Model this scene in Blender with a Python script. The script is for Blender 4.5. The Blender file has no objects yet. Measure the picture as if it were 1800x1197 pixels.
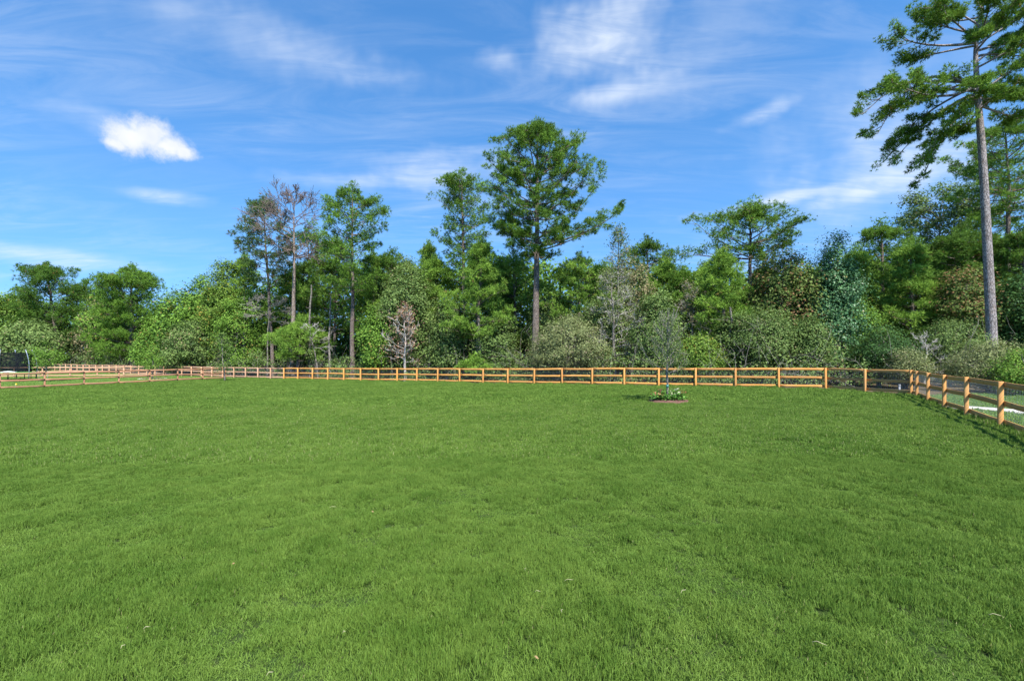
import bpy, math
import numpy as np
from mathutils import Vector

scene = bpy.context.scene
R = math.radians
FPX, HY, CAMZ = 800.0, 626.0, 2.0          # focal length and horizon in photo pixels, eye height

# ------------------------------------------------------------------ camera
cam = bpy.data.cameras.new("camera")
cam.sensor_width = 36.0
cam.lens = 16.0
cam.shift_y = 28.0 / 1800.0
cam.clip_end = 3000.0
camo = bpy.data.objects.new("camera", cam)
scene.collection.objects.link(camo)
camo.location = (0, 0, CAMZ)
camo.rotation_euler = (R(90), 0, 0)
scene.camera = camo

# ------------------------------------------------------------------ sun
SUN_EL, SUN_AZ = 54.0, 158.0               # azimuth clockwise from +Y
S = Vector((math.sin(R(SUN_AZ)) * math.cos(R(SUN_EL)), math.cos(R(SUN_AZ)) * math.cos(R(SUN_EL)), math.sin(R(SUN_EL))))
sun = bpy.data.lights.new("sun", 'SUN')
sun.energy = 4.6
sun.angle = R(0.53)
sun.color = (1.0, 0.955, 0.88)
suno = bpy.data.objects.new("sun", sun)
suno.rotation_euler = S.to_track_quat('Z', 'Y').to_euler()
suno.location = S * 60
scene.collection.objects.link(suno)

# ------------------------------------------------------------------ node helper
class NT:
    def __init__(self, nt):
        self.nt = nt
    def n(self, t, **kw):
        nd = self.nt.nodes.new(t)
        for k, v in kw.items():
            if k.startswith('i_'):
                key = k[2:]
                key = int(key) if key.isdigit() else key.replace('_', ' ')
                nd.inputs[key].default_value = v
            else:
                setattr(nd, k, v)
        return nd
    def l(self, a, b):
        self.nt.links.new(a, b)
    def m(self, op, a, b=None, c=None, clamp=False):
        nd = self.nt.nodes.new('ShaderNodeMath'); nd.operation = op; nd.use_clamp = clamp
        for i, v in enumerate((a, b, c)):
            if v is None: continue
            if isinstance(v, (int, float)): nd.inputs[i].default_value = v
            else: self.nt.links.new(v, nd.inputs[i])
        return nd.outputs[0]
    def mix(self, fac, a, b, blend='MIX'):
        nd = self.nt.nodes.new('ShaderNodeMix'); nd.data_type = 'RGBA'; nd.blend_type = blend
        for idx, v in ((0, fac), (6, a), (7, b)):
            if isinstance(v, (int, float)): nd.inputs[idx].default_value = v
            elif isinstance(v, tuple): nd.inputs[idx].default_value = v if len(v) == 4 else v + (1,)
            else: self.nt.links.new(v, nd.inputs[idx])
        return nd.outputs[2]
    def mr(self, v, a, b, c=0.0, d=1.0, smooth=False):
        nd = self.nt.nodes.new('ShaderNodeMapRange')
        if smooth: nd.interpolation_type = 'SMOOTHSTEP'
        self.nt.links.new(v, nd.inputs[0])
        for i, x in enumerate((a, b, c, d)): nd.inputs[i + 1].default_value = x
        return nd.outputs[0]
    def noise(self, vec, scale, detail=4.0, rough=0.55, dist=0.0):
        nd = self.n('ShaderNodeTexNoise')
        nd.inputs['Scale'].default_value = scale; nd.inputs['Detail'].default_value = detail
        nd.inputs['Roughness'].default_value = rough; nd.inputs['Distortion'].default_value = dist
        if vec is not None: self.l(vec, nd.inputs['Vector'])
        return nd.outputs[0]

# ------------------------------------------------------------------ world: Nishita sky with cirrus and one cumulus
world = bpy.data.worlds.new("World")
scene.world = world
world.use_nodes = True
world.cycles.sampling_method = 'MANUAL'
world.cycles.sample_map_resolution = 256
W = NT(world.node_tree)
world.node_tree.nodes.clear()
sky = W.n('ShaderNodeTexSky', sky_type='NISHITA')
sky.sun_disc = False
sky.sun_elevation = R(SUN_EL)
sky.sun_rotation = R(SUN_AZ)
sky.altitude = 0
sky.air_density = 1.0
sky.dust_density = 0.0
sky.ozone_density = 1.5
tc = W.n('ShaderNodeTexCoord')
sep = W.n('ShaderNodeSeparateXYZ'); W.l(tc.outputs['Generated'], sep.inputs[0])
vx, vy, vz = sep.outputs
az = W.m('ARCTAN2', vx, vy)
el = W.m('ARCSINE', vz)
# the air is very clear: the band of white horizon haze is squeezed down
lift = W.n('ShaderNodeCombineXYZ'); W.l(vx, lift.inputs[0]); W.l(vy, lift.inputs[1]); W.l(W.m('MULTIPLY_ADD', vz, 0.80, 0.19), lift.inputs[2])
nrm = W.n('ShaderNodeVectorMath', operation='NORMALIZE'); W.l(lift.outputs[0], nrm.inputs[0]); W.l(nrm.outputs[0], sky.inputs[0])
# position on a flat cloud layer high above
den = W.m('MAXIMUM', W.m('ADD', vz, 0.10), 0.02)
px_ = W.m('DIVIDE', vx, den); py_ = W.m('DIVIDE', vy, den)
cmb = W.n('ShaderNodeCombineXYZ'); W.l(px_, cmb.inputs[0]); W.l(py_, cmb.inputs[1])
mp = W.n('ShaderNodeMapping'); W.l(cmb.outputs[0], mp.inputs[0])
mp.inputs['Rotation'].default_value = (0, 0, R(-16)); mp.inputs['Scale'].default_value = (0.55, 1.9, 1.0)
fib = W.noise(mp.outputs[0], 3.0, 7.0, 0.64, 1.0)
big = W.noise(cmb.outputs[0], 0.75, 2.0, 0.5, 0.4)
wisp = W.mr(fib, 0.34, 0.82, smooth=True)
# ordinary thin cirrus everywhere
cir = W.m('MULTIPLY', wisp, W.mr(big, 0.38, 0.66, 0.08, 0.42, smooth=True))
aec = W.n('ShaderNodeCombineXYZ'); W.l(az, aec.inputs[0]); W.l(el, aec.inputs[1])
edge = W.noise(aec.outputs[0], 9.0, 3.0, 0.6)
def pix_dir(px, py):
    a = math.atan((px - 900) / FPX)
    return a, math.atan((HY - py) / FPX * math.cos(a))
def bank(px, py, wx, wy, rot):
    """soft elliptical bank of thicker cloud in a sky direction"""
    a0, e0 = pix_dir(px, py)
    c, s = math.cos(R(rot)), math.sin(R(rot))
    da = W.m('SUBTRACT', az, a0); de = W.m('SUBTRACT', el, e0)
    u = W.m('ADD', W.m('MULTIPLY', da, c / wx), W.m('MULTIPLY', de, s / wx))
    v = W.m('ADD', W.m('MULTIPLY', da, -s / wy), W.m('MULTIPLY', de, c / wy))
    r2 = W.m('ADD', W.m('MULTIPLY', u, u), W.m('MULTIPLY', v, v))
    return W.m('ADD', W.m('SUBTRACT', 1.0, W.m('SQRT', r2)), W.m('MULTIPLY', W.m('SUBTRACT', edge, 0.5), 1.5))
banks = [(1060, 60, .21, .10, 12, 1.0), (1090, 160, .15, .032, 4, .75), (420, 55, .34, .08, -4, .30), (600, 112, .36, .045, -3, .34), (1200, 110, .28, .10, 8, .24), (1520, 200, .24, .10, 10, .45),
         (760, 300, .22, .050, 4, .72), (300, 347, .10, .018, 3, .75), (1560, 290, .22, .10, 14, .72), (1340, 200, .09, .02, 10, .6),
         (1400, 345, .26, .016, 4, .85), (1560, 325, .14, .02, 6, .8), (60, 448, .24, .020, 0, .7), (200, 220, .16, .03, -4, .4),
         (880, 105, .06, .03, 0, .6), (640, 320, .24, .022, 5, .45)]
tot = cir
fine = W.mr(W.noise(mp.outputs[0], 5.5, 5.0, 0.62, 0.7), 0.30, 0.72, 0.42, 1.0, smooth=True)
for (a, b, c, d, e, g) in banks:
    k = W.m('MULTIPLY', W.mr(bank(a, b, c, d, e), 0.0, 1.15, 0.0, g, smooth=True), fine)
    tot = W.m('SUBTRACT', 1.0, W.m('MULTIPLY', W.m('SUBTRACT', 1.0, tot, clamp=True), W.m('SUBTRACT', 1.0, k, clamp=True)))
tot = W.m('MULTIPLY', tot, W.mr(el, -0.02, 0.10, 0.0, 1.0, smooth=True), clamp=True)
tot = W.m('MULTIPLY', tot, 0.86)
# the cumulus: three overlapping lobes with a ragged edge
edge2 = W.noise(aec.outputs[0], 38.0, 6.0, 0.66)
def lobe(px, py, wx, wy):
    a0, e0 = pix_dir(px, py)
    u = W.m('MULTIPLY', W.m('SUBTRACT', az, a0), 1 / wx); v = W.m('MULTIPLY', W.m('SUBTRACT', el, e0), 1 / wy)
    r = W.m('SQRT', W.m('ADD', W.m('MULTIPLY', u, u), W.m('MULTIPLY', v, v)))
    return W.m('SUBTRACT', 1.0, r)
lb = lobe(230, 243, .040, .030)
for q in ((262, 240, .046, .034), (295, 256, .040, .024), (322, 268, .026, .015), (206, 254, .022, .014)):
    lb = W.m('MAXIMUM', lb, lobe(*q))
lb = W.m('ADD', lb, W.m('MULTIPLY', W.m('SUBTRACT', edge2, 0.5), 1.25))
cum = W.mr(lb, -0.15, 0.75, smooth=True)
hs = W.n('ShaderNodeHueSaturation', i_Saturation=1.29, i_Hue=0.500); W.l(sky.outputs[0], hs.inputs['Color'])
veil = W.mix(tot, hs.outputs[0], (3.5, 3.8, 4.2, 1))
body = W.mix(W.mr(W.noise(aec.outputs[0], 22.0, 2.0), 0.35, 0.7), (3.1, 3.3, 3.6, 1), (3.8, 3.85, 3.95, 1))
skyc = W.mix(W.m('MULTIPLY', cum, 0.96), veil, body)
bg = W.n('ShaderNodeBackground', i_Strength=0.125)
W.l(skyc, bg.inputs[0])
wo = W.n('ShaderNodeOutputWorld'); W.l(bg.outputs[0], wo.inputs[0])

# ------------------------------------------------------------------ view
scene.view_settings.view_transform = 'Standard'
scene.view_settings.look = 'None'
scene.view_settings.exposure = 1.15
scene.view_settings.gamma = 1.0
scene.view_settings.use_curve_mapping = False
scene.render.engine = 'CYCLES'
scene.cycles.max_bounces = 4
scene.cycles.diffuse_bounces = 2
scene.cycles.transmission_bounces = 3

# ------------------------------------------------------------------ materials
MATS = {}
def newmat(name):
    m = bpy.data.materials.new(name); m.use_nodes = True
    m.node_tree.nodes.clear()
    MATS[name] = m
    return m, NT(m.node_tree)

def finish(T, shader, disp=None):
    o = T.n('ShaderNodeOutputMaterial'); T.l(shader, o.inputs[0])

def plain(name, col, rough=0.6, metal=0.0, var=0.12, scale=14.0, bump=0.0, spec=0.4):
    m, T = newmat(name)
    t = T.n('ShaderNodeTexCoord')
    nz = T.noise(t.outputs['Object'], scale, 5.0)
    dark = tuple(c * (1 - var * 1.6) for c in col); lite = tuple(min(1, c * (1 + var)) for c in col)
    p = T.n('ShaderNodeBsdfPrincipled', i_Roughness=rough, i_Metallic=metal)
    p.inputs['Specular IOR Level'].default_value = spec
    T.l(T.mix(T.mr(nz, .3, .7), dark, lite), p.inputs['Base Color'])
    if bump:
        b = T.n('ShaderNodeBump', i_Strength=bump, i_Distance=0.02); T.l(nz, b.inputs['Height']); T.l(b.outputs[0], p.inputs['Normal'])
    finish(T, p.outputs[0])
    return m

def foliage(name, a, b, accent=None, afrac=0.0, trans=0.22, rough=0.6, spec=0.13):
    """leaf colour runs from a to b with the per-leaf attribute 'tint'; a share of the leaves takes the accent colour"""
    m, T = newmat(name)
    at = T.n('ShaderNodeAttribute', attribute_name='tint')
    a = tuple(c * .72 for c in a); b = tuple(c * 1.10 for c in b)
    col = T.mix(T.mr(at.outputs['Fac'], .12, .88), a, b)
    if accent:
        a2 = T.n('ShaderNodeAttribute', attribute_name='tint2')
        col = T.mix(T.m('LESS_THAN', a2.outputs['Fac'], afrac), col, accent)
    p = T.n('ShaderNodeBsdfPrincipled', i_Roughness=rough)
    p.inputs['Specular IOR Level'].default_value = spec
    T.l(col, p.inputs['Base Color'])
    tr = T.n('ShaderNodeBsdfTranslucent')
    T.l(T.mix(0.35, col, (0.30, 0.42, 0.05, 1)), tr.inputs[0])
    mx = T.n('ShaderNodeMixShader', i_0=trans)
    T.l(p.outputs[0], mx.inputs[1]); T.l(tr.outputs[0], mx.inputs[2])
    finish(T, mx.outputs[0])
    return m

def bark(name, a, b, scale=15.0, stretch=0.28):
    m, T = newmat(name)
    t = T.n('ShaderNodeTexCoord')
    mpn = T.n('ShaderNodeMapping'); T.l(t.outputs['Object'], mpn.inputs[0]); mpn.inputs['Scale'].default_value = (1, 1, stretch)
    v = T.n('ShaderNodeTexVoronoi', feature='DISTANCE_TO_EDGE', i_Scale=scale); 
    wv = T.n('ShaderNodeVectorMath', operation='ADD'); T.l(mpn.outputs[0], wv.inputs[0])
    nn = T.n('ShaderNodeTexNoise', i_Scale=scale * .8, i_Detail=3.0); T.l(mpn.outputs[0], nn.inputs[0])
    sc = T.n('ShaderNodeVectorMath', operation='SCALE'); T.l(nn.outputs[1], sc.inputs[0]); sc.inputs['Scale'].default_value = .14
    T.l(sc.outputs[0], wv.inputs[1]); T.l(wv.outputs[0], v.inputs['Vector'])
    crack = T.mr(v.outputs[0], 0.0, 0.16, smooth=True)
    big = T.noise(t.outputs['Object'], 1.7, 5.0)
    fine = T.noise(mpn.outputs[0], scale * 4, 5.0)
    col = T.mix(T.mr(big, .35, .65), a, b)
    col = T.mix(T.mr(fine, .3, .7, .0, .5), col, tuple(min(1, c * 1.5) for c in b))
    warm = T.noise(t.outputs['Object'], 3.1, 4.0)
    col = T.mix(T.mr(warm, .5, .72, 0, .5), col, (.27, .175, .125))
    col = T.mix(crack, tuple(c * .62 for c in a), col)
    p = T.n('ShaderNodeBsdfPrincipled', i_Roughness=0.9)
    p.inputs['Specular IOR Level'].default_value = .15
    T.l(col, p.inputs['Base Color'])
    bp = T.n('ShaderNodeBump', i_Strength=0.9, i_Distance=0.03)
    T.l(T.m('ADD', crack, T.m('MULTIPLY', fine, .4)), bp.inputs['Height']); T.l(bp.outputs[0], p.inputs['Normal'])
    finish(T, p.outputs[0])
    return m

def timber(name, a, b, grey):
    """sawn softwood: grain along local X, knots, tone per board"""
    m, T = newmat(name)
    t = T.n('ShaderNodeTexCoord'); oi = T.n('ShaderNodeObjectInfo')
    off = T.n('ShaderNodeVectorMath', operation='ADD'); T.l(t.outputs['Object'], off.inputs[0])
    rv = T.n('ShaderNodeVectorMath', operation='SCALE'); rv.inputs[0].default_value = (7.3, 3.1, 5.7); T.l(T.m('MULTIPLY', oi.outputs['Random'], 10.0), rv.inputs['Scale'])
    T.l(rv.outputs[0], off.inputs[1])
    mpn = T.n('ShaderNodeMapping'); T.l(off.outputs[0], mpn.inputs[0]); mpn.inputs['Scale'].default_value = (0.6, 7.0, 7.0)
    g = T.noise(mpn.outputs[0], 4.0, 7.0, 0.6, 0.6)
    kn = T.n('ShaderNodeTexVoronoi', i_Scale=2.3); mk = T.n('ShaderNodeMapping'); T.l(off.outputs[0], mk.inputs[0]); mk.inputs['Scale'].default_value = (.8, 2.2, 2.2); T.l(mk.outputs[0], kn.inputs['Vector'])
    knot = T.mr(kn.outputs[0], 0.05, 0.14, 1.0, 0.0, smooth=True)
    w = T.noise(off.outputs[0], 1.4, 4.0)
    col = T.mix(T.mr(g, .3, .7), a, b)
    col = T.mix(T.mr(w, .45, .75, 0, .55), col, grey)
    col = T.mix(T.mr(oi.outputs['Random'], 0.2, 1, 0, .55), col, tuple(c * .60 + .03 for c in a))
    col = T.mix(T.m('MULTIPLY', knot, .7), col, tuple(c * .3 for c in a))
    p = T.n('ShaderNodeBsdfPrincipled', i_Roughness=0.78)
    p.inputs['Specular IOR Level'].default_value = .2
    T.l(col, p.inputs['Base Color'])
    bp = T.n('ShaderNodeBump', i_Strength=0.35, i_Distance=0.006); T.l(g, bp.inputs['Height']); T.l(bp.outputs[0], p.inputs['Normal'])
    finish(T, p.outputs[0])
    return m

def soil(name, a, b, c, s1=0.6, s2=9.0, bump=.5):
    m, T = newmat(name)
    geo = T.n('ShaderNodeNewGeometry')
    n1 = T.noise(geo.outputs['Position'], s1, 6.0); n2 = T.noise(geo.outputs['Position'], s2, 8.0, .65)
    col = T.mix(T.mr(n1, .35, .65), a, b); col = T.mix(T.mr(n2, .42, .66), col, c)
    p = T.n('ShaderNodeBsdfPrincipled', i_Roughness=.95); p.inputs['Specular IOR Level'].default_value = .1
    T.l(col, p.inputs['Base Color'])
    bp = T.n('ShaderNodeBump', i_Strength=bump, i_Distance=.04); T.l(n2, bp.inputs['Height']); T.l(bp.outputs[0], p.inputs['Normal'])
    finish(T, p.outputs[0])
    return m

def grassmat(name, a, b, dry, trans=.3):
    """blade colour: patches over the ground, a tone per tuft, a few dry tufts"""
    m, T = newmat(name)
    geo = T.n('ShaderNodeNewGeometry'); oi = T.n('ShaderNodeObjectInfo')
    at = T.n('ShaderNodeAttribute', attribute_name='tint')
    n1 = T.noise(geo.outputs['Position'], 0.35, 4.0); n2 = T.noise(geo.outputs['Position'], 2.2, 4.0)
    f = T.m('ADD', T.m('MULTIPLY', T.mr(n1, .3, .7), .40), T.m('MULTIPLY', T.mr(n2, .32, .68), .38))
    f = T.m('ADD', f, T.m('MULTIPLY', oi.outputs['Random'], .18)); f = T.m('ADD', f, T.m('MULTIPLY', at.outputs['Fac'], .22), clamp=True)
    col = T.mix(f, a, b)
    col = T.mix(T.m('GREATER_THAN', at.outputs['Fac'], .988), col, dry)
    p = T.n('ShaderNodeBsdfPrincipled', i_Roughness=.6); p.inputs['Specular IOR Level'].default_value = .14
    T.l(col, p.inputs['Base Color'])
    tr = T.n('ShaderNodeBsdfTranslucent'); T.l(T.mix(.3, col, (.25, .40, .05, 1)), tr.inputs[0])
    mx = T.n('ShaderNodeMixShader', i_0=trans); T.l(p.outputs[0], mx.inputs[1]); T.l(tr.outputs[0], mx.inputs[2])
    finish(T, mx.outputs[0])
    return m

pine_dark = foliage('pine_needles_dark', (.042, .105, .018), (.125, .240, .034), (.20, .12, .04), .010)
pine_mid = foliage('pine_needles_mid', (.058, .145, .020), (.175, .315, .042), (.20, .13, .04), .010)
pine_bright = foliage('pine_needles_bright', (.100, .220, .032), (.255, .410, .062), (.22, .15, .05), .012)
pine_thin = foliage('pine_needles_thinning', (.045, .095, .030), (.12, .21, .06), (.20, .12, .07), .12)
leaf_green = foliage('leaf_green', (.065, .160, .022), (.190, .330, .048), (.24, .20, .05), .03)
leaf_yellow = foliage('leaf_yellow_green', (.072, .155, .022), (.180, .280, .044), (.32, .24, .05), .06)
leaf_grey = foliage('leaf_grey_green', (.115, .145, .052), (.245, .280, .115), (.28, .24, .15), .06)
leaf_dull = foliage('leaf_dull_green', (.064, .125, .032), (.175, .255, .072), (.22, .20, .10), .05)
leaf_blue = foliage('leaf_blue_green', (.045, .135, .050), (.130, .275, .110), (.22, .18, .05), .02, rough=.45, spec=.35)
leaf_russet = foliage('leaf_russet', (.060, .115, .025), (.14, .19, .045), (.21, .12, .055), .22)
leaf_pink = foliage('leaf_dead_pink', (.34, .17, .12), (.50, .30, .21), None)
leaf_tan = foliage('leaf_tan', (.17, .15, .075), (.28, .24, .13), (.12, .17, .06), .3)
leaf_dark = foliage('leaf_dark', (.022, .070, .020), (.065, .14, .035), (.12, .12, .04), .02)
leaf_bed = foliage('leaf_bedding', (.06, .18, .03), (.15, .32, .06), None)
petal_red = foliage('petal_coral', (.40, .12, .08), (.55, .22, .14), None, rough=.6)
petal_white = foliage('petal_cream', (.60, .55, .38), (.72, .66, .50), None, rough=.6)
bark_pine = bark('bark_pine', (.13, .105, .09), (.24, .20, .175))
bark_pale = bark('bark_pale_pine', (.21, .185, .18), (.33, .295, .29), 13.0)
bark_grey = bark('bark_grey', (.17, .155, .135), (.28, .26, .23), 10.0)
bark_white = bark('bark_white', (.42, .39, .34), (.60, .56, .50), 9.0, .6)
bark_dead = bark('bark_dead', (.19, .16, .14), (.36, .29, .24), 14.0)
twig_mat = plain('twig_grey', (.27, .25, .22), .9, spec=.15)
twig_dark = plain('twig_dark', (.17, .135, .12), .9, spec=.15)
twig_pale = plain('twig_pale', (.42, .40, .36), .9, spec=.15)
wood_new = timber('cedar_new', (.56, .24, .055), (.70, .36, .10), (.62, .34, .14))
wood_right = timber('cedar_right', (.50, .23, .065), (.62, .33, .11), (.42, .27, .14))  # browner than the back fence: shade on its rails is put into the colour
wood_old = timber('cedar_reddish', (.36, .165, .085), (.46, .235, .13), (.42, .27, .18))
wood_pink = timber('cedar_faded', (.52, .28, .16), (.62, .38, .24), (.55, .40, .30))
wire_mat = plain('galvanised_wire', (.42, .44, .46), .45, .8, spec=.5)
black_metal = plain('black_metal', (.025, .027, .03), .45, .3)
steel = plain('steel_tube', (.38, .41, .46), .35, .7)
net_mat = plain('black_netting', (.012, .016, .024), .9, spec=.1)
pad_green = plain('pad_green', (.10, .42, .10), .55)
white_cloth = plain('white_cloth', (.62, .74, .66), .8)
concrete = plain('concrete_pale', (.55, .52, .47), .9, var=.1, scale=3.0, bump=.3, spec=.15)
stone_mat = plain('stone_pale', (.46, .41, .35), .9, var=.2, bump=.4, spec=.15)
yellow_pl = plain('yellow_plastic', (.80, .55, .02), .5, var=.05)
red_pl = plain('red_plastic', (.72, .06, .04), .45, var=.05)
white_pl = plain('grey_plastic', (.20, .21, .22), .5, var=.05)
tape_mat = plain('teal_tape', (.04, .20, .18), .5, var=.05)
straw_mat = plain('dry_straw', (.42, .38, .23), .8, var=.1)
leaf_dry = plain('dry_leaf', (.26, .17, .08), .8, var=.15)
mulch_mat = soil('mulch', (.075, .036, .026), (.13, .066, .048), (.20, .12, .095), 3.0, 30.0, .9)
floor_mat = soil('forest_floor', (.055, .045, .028), (.09, .07, .04), (.15, .11, .06))
turf_mat = soil('turf_soil', (.026, .050, .011), (.034, .062, .014), (.036, .050, .015), .5, 12.0)
turf2_mat = soil('turf_soil_light', (.10, .17, .04), (.15, .21, .06), (.20, .20, .09), .5, 6.0)
sand_mat = soil('sandy_edge', (.42, .36, .27), (.52, .46, .36), (.34, .28, .19), .8, 14.0, .4)
grass_a = grassmat('grass_blades', (.054, .129, .0135), (.170, .264, .047), (.42, .38, .20), .22)
grass_b = grassmat('grass_blades_light', (.11, .23, .035), (.23, .34, .085), (.42, .38, .20))

# ------------------------------------------------------------------ mesh helpers
def mesh_from(name, V, F4=None, F3=None, tint=None, tint2=None, smooth=False):
    """V (n,3); F4 (a,4) and F3 (b,3) index arrays; tint per face (quads first)"""
    me = bpy.data.meshes.new(name)
    F4 = np.zeros((0, 4), np.int32) if F4 is None else np.asarray(F4, np.int32).reshape(-1, 4)
    F3 = np.zeros((0, 3), np.int32) if F3 is None else np.asarray(F3, np.int32).reshape(-1, 3)
    V = np.asarray(V, np.float32).reshape(-1, 3)
    me.vertices.add(len(V)); me.vertices.foreach_set('co', V.ravel())
    nl = F4.size + F3.size
    me.loops.add(nl); me.loops.foreach_set('vertex_index', np.concatenate([F4.ravel(), F3.ravel()]))
    npol = len(F4) + len(F3)
    me.polygons.add(npol)
    st = np.concatenate([np.arange(len(F4)) * 4, len(F4) * 4 + np.arange(len(F3)) * 3]).astype(np.int32)
    me.polygons.foreach_set('loop_start', st)
    if smooth: me.polygons.foreach_set('use_smooth', np.ones(npol, bool))
    for nm, arr in (('tint', tint), ('tint2', tint2)):
        if arr is not None:
            at = me.attributes.new(nm, 'FLOAT', 'FACE'); at.data.foreach_set('value', np.asarray(arr, np.float32))
    me.update(); me.validate()
    return me

class MB:
    def __init__(self):
        self.v, self.q, self.t, self.n = [], [], [], 0
    def add(self, V, Q=None, T=None):
        V = np.asarray(V, float).reshape(-1, 3)
        self.v.append(V)
        if Q is not None and len(Q): self.q.append(np.asarray(Q, int).reshape(-1, 4) + self.n)
        if T is not None and len(T): self.t.append(np.asarray(T, int).reshape(-1, 3) + self.n)
        self.n += len(V)
    def box(self, lo, hi):
        (a, b, c), (d, e, f) = lo, hi
        V = [(a, b, c), (d, b, c), (d, e, c), (a, e, c), (a, b, f), (d, b, f), (d, e, f), (a, e, f)]
        self.add(V, [(0, 3, 2, 1), (4, 5, 6, 7), (0, 1, 5, 4), (1, 2, 6, 5), (2, 3, 7, 6), (3, 0, 4, 7)])
    def tube(self, P, r, sides=6, cap=False):
        P = np.asarray(P, float); n = len(P)
        r = np.broadcast_to(np.asarray(r, float), (n,))
        Tn = np.gradient(P, axis=0); Tn /= np.linalg.norm(Tn, axis=1)[:, None] + 1e-9
        ref = np.array([1.0, 0, 0]) if abs(Tn[:, 2]).mean() > .7 else np.array([0, 0, 1.0])
        A = np.cross(Tn, ref); A /= np.linalg.norm(A, axis=1)[:, None] + 1e-9
        B = np.cross(Tn, A)
        th = np.arange(sides) * 2 * math.pi / sides
        ring = P[:, None, :] + r[:, None, None] * (np.cos(th)[None, :, None] * A[:, None, :] + np.sin(th)[None, :, None] * B[:, None, :])
        i = np.arange(n - 1)[:, None] * sides; j = np.arange(sides)[None, :]; k = (j + 1) % sides
        Q = np.stack([i + j, i + k, i + sides + k, i + sides + j], -1).reshape(-1, 4)
        V = ring.reshape(-1, 3); T = []
        if cap:
            V = np.vstack([V, P[0], P[-1]]); b0, b1 = n * sides, n * sides + 1
            for s in range(sides):
                T.append((b0, (s + 1) % sides, s)); T.append((b1, (n - 1) * sides + s, (n - 1) * sides + (s + 1) % sides))
        self.add(V, Q, T)
    def mesh(self, name, smooth=False):
        V = np.vstack(self.v)
        return mesh_from(name, V, np.vstack(self.q) if self.q else None, np.vstack(self.t) if self.t else None, smooth=smooth)

COL = scene.collection
def obj(name, me, mat, parent=None, loc=(0, 0, 0), rz=0.0):
    o = bpy.data.objects.new(name, me)
    if mat is not None and me is not None and not me.materials: me.materials.append(mat)
    o.location = loc; o.rotation_euler = (0, 0, rz)
    if parent is not None: o.parent = parent
    COL.objects.link(o)
    return o
def thing(name, label, cat, loc=(0, 0, 0), rz=0.0, group=None):
    o = obj(name, None, None, None, loc, rz)
    o.empty_display_size = .2
    return tag(o, label, cat, group)
def tag(o, label, cat, group=None):
    o['label'] = label; o['category'] = cat
    if group: o['group'] = group
    return o

# ------------------------------------------------------------------ terrain
CD = np.array([-2.10, 1.145]); CD0 = np.array([18.55, 26.9]); CS = np.linalg.norm(CD)      # back fence line, one bay per step
def gz(x, y):
    x = np.asarray(x, float); y = np.asarray(y, float)
    u = ((x - 18.55) * CD[0] + (y - 26.9) * CD[1]) / CS
    u = np.clip(u, -10, 80)
    z = -0.68 * (1 - np.exp(-(np.maximum(u, 0) / 34.0) ** 1.5))
    z = z + 0.025 * np.sin(x * .31 + 1.3) * np.sin(y * .27 + .4) + 0.012 * np.sin(x * .9 + y * .5) * np.sin(y * .8 - x * .3)
    return z
def G(x, y, dz=0.0):
    return (float(x), float(y), float(gz(x, y)) + dz)
def at_px(px, d):
    return (px - 900) / FPX * d
def up_px(py, d):
    return CAMZ + (HY - py) / FPX * d
def dC(px):
    r = (px - 900) / FPX
    if px > 1452: return 26.5
    i = (18.55 - 26.9 * r) / (2.1 + 1.145 * r)
    return 26.9 + 1.145 * min(i, 44)

def sheet(name, xs, ys, inside, mat, dz):
    X, Y = np.meshgrid(xs, ys); V = np.stack([X, Y, gz(X, Y) + dz], -1).reshape(-1, 3)
    nx = len(xs); i, j = np.meshgrid(np.arange(nx - 1), np.arange(len(ys) - 1)); k = (j * nx + i).ravel()
    Q = np.stack([k, k + 1, k + nx + 1, k + nx], -1)
    if inside is not None:
        c = V[Q].mean(1); Q = Q[inside(c[:, 0], c[:, 1])]
    o = obj(name, mesh_from(name, V, Q, smooth=True), mat)
    o['kind'] = 'structure'
    return o
def poly_in(poly):
    P = np.array(poly)
    def f(x, y):
        x = np.asarray(x); y = np.asarray(y); ins = np.zeros(x.shape, bool); n = len(P)
        for a in range(n):
            x0, y0 = P[a]; x1, y1 = P[(a + 1) % n]
            c = ((y0 > y) != (y1 > y)) & (x < (x1 - x0) * (y - y0) / (y1 - y0 + 1e-12) + x0)
            ins ^= c
        return ins
    return f
A0, AD = np.array([20.0, 22.8]), np.array([-1.36, -2.10])
def Cp(i): return CD0 + CD * i
E0, ED = np.array([-38.4, 37.4]), np.array([0.94, 2.44])
A9 = A0 + AD * 9
lawn_poly = [(-60, -6), (5, -6), tuple(A9), tuple(A0), tuple(Cp(0)), tuple(Cp(24)), tuple(E0), (-48, 12.5)]
nb_poly = [tuple(Cp(24.3)), tuple(Cp(70)), (-150, 20), (-48.8, 12.5), tuple(E0 + np.array((-.3, 0)))]
right_poly = [tuple(A9 + (.6, 0)), tuple(A0 + (.7, -.2)), (24.5, 24.0), (60, 26), (60, -6), (7, -6)]
in_lawn, in_nb, in_right = poly_in(lawn_poly), poly_in(nb_poly), poly_in(right_poly)

def geomspace_sym(n, lo, hi):
    a = np.geomspace(lo, hi, n); return np.concatenate([-a[::-1], [0], a])
sheet('ground', np.concatenate([np.linspace(-1500, -170, 12), np.linspace(-160, 100, 131), np.linspace(110, 1500, 12)]),
      np.concatenate([np.linspace(-400, -12, 8), np.linspace(-10, 140, 76), np.linspace(150, 2600, 14)]), None, floor_mat, -.05)
sheet('lawn', np.linspace(-60, 24, 169), np.linspace(-6, 56, 125), in_lawn, turf_mat, 0)
sheet('neighbouring_lawn', np.linspace(-150, -30, 121), np.linspace(12, 108, 97), in_nb, turf2_mat, -.015)
sheet('side_lawn', np.linspace(6, 60, 109), np.linspace(-6, 28, 69), in_right, turf2_mat, -.015)

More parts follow.
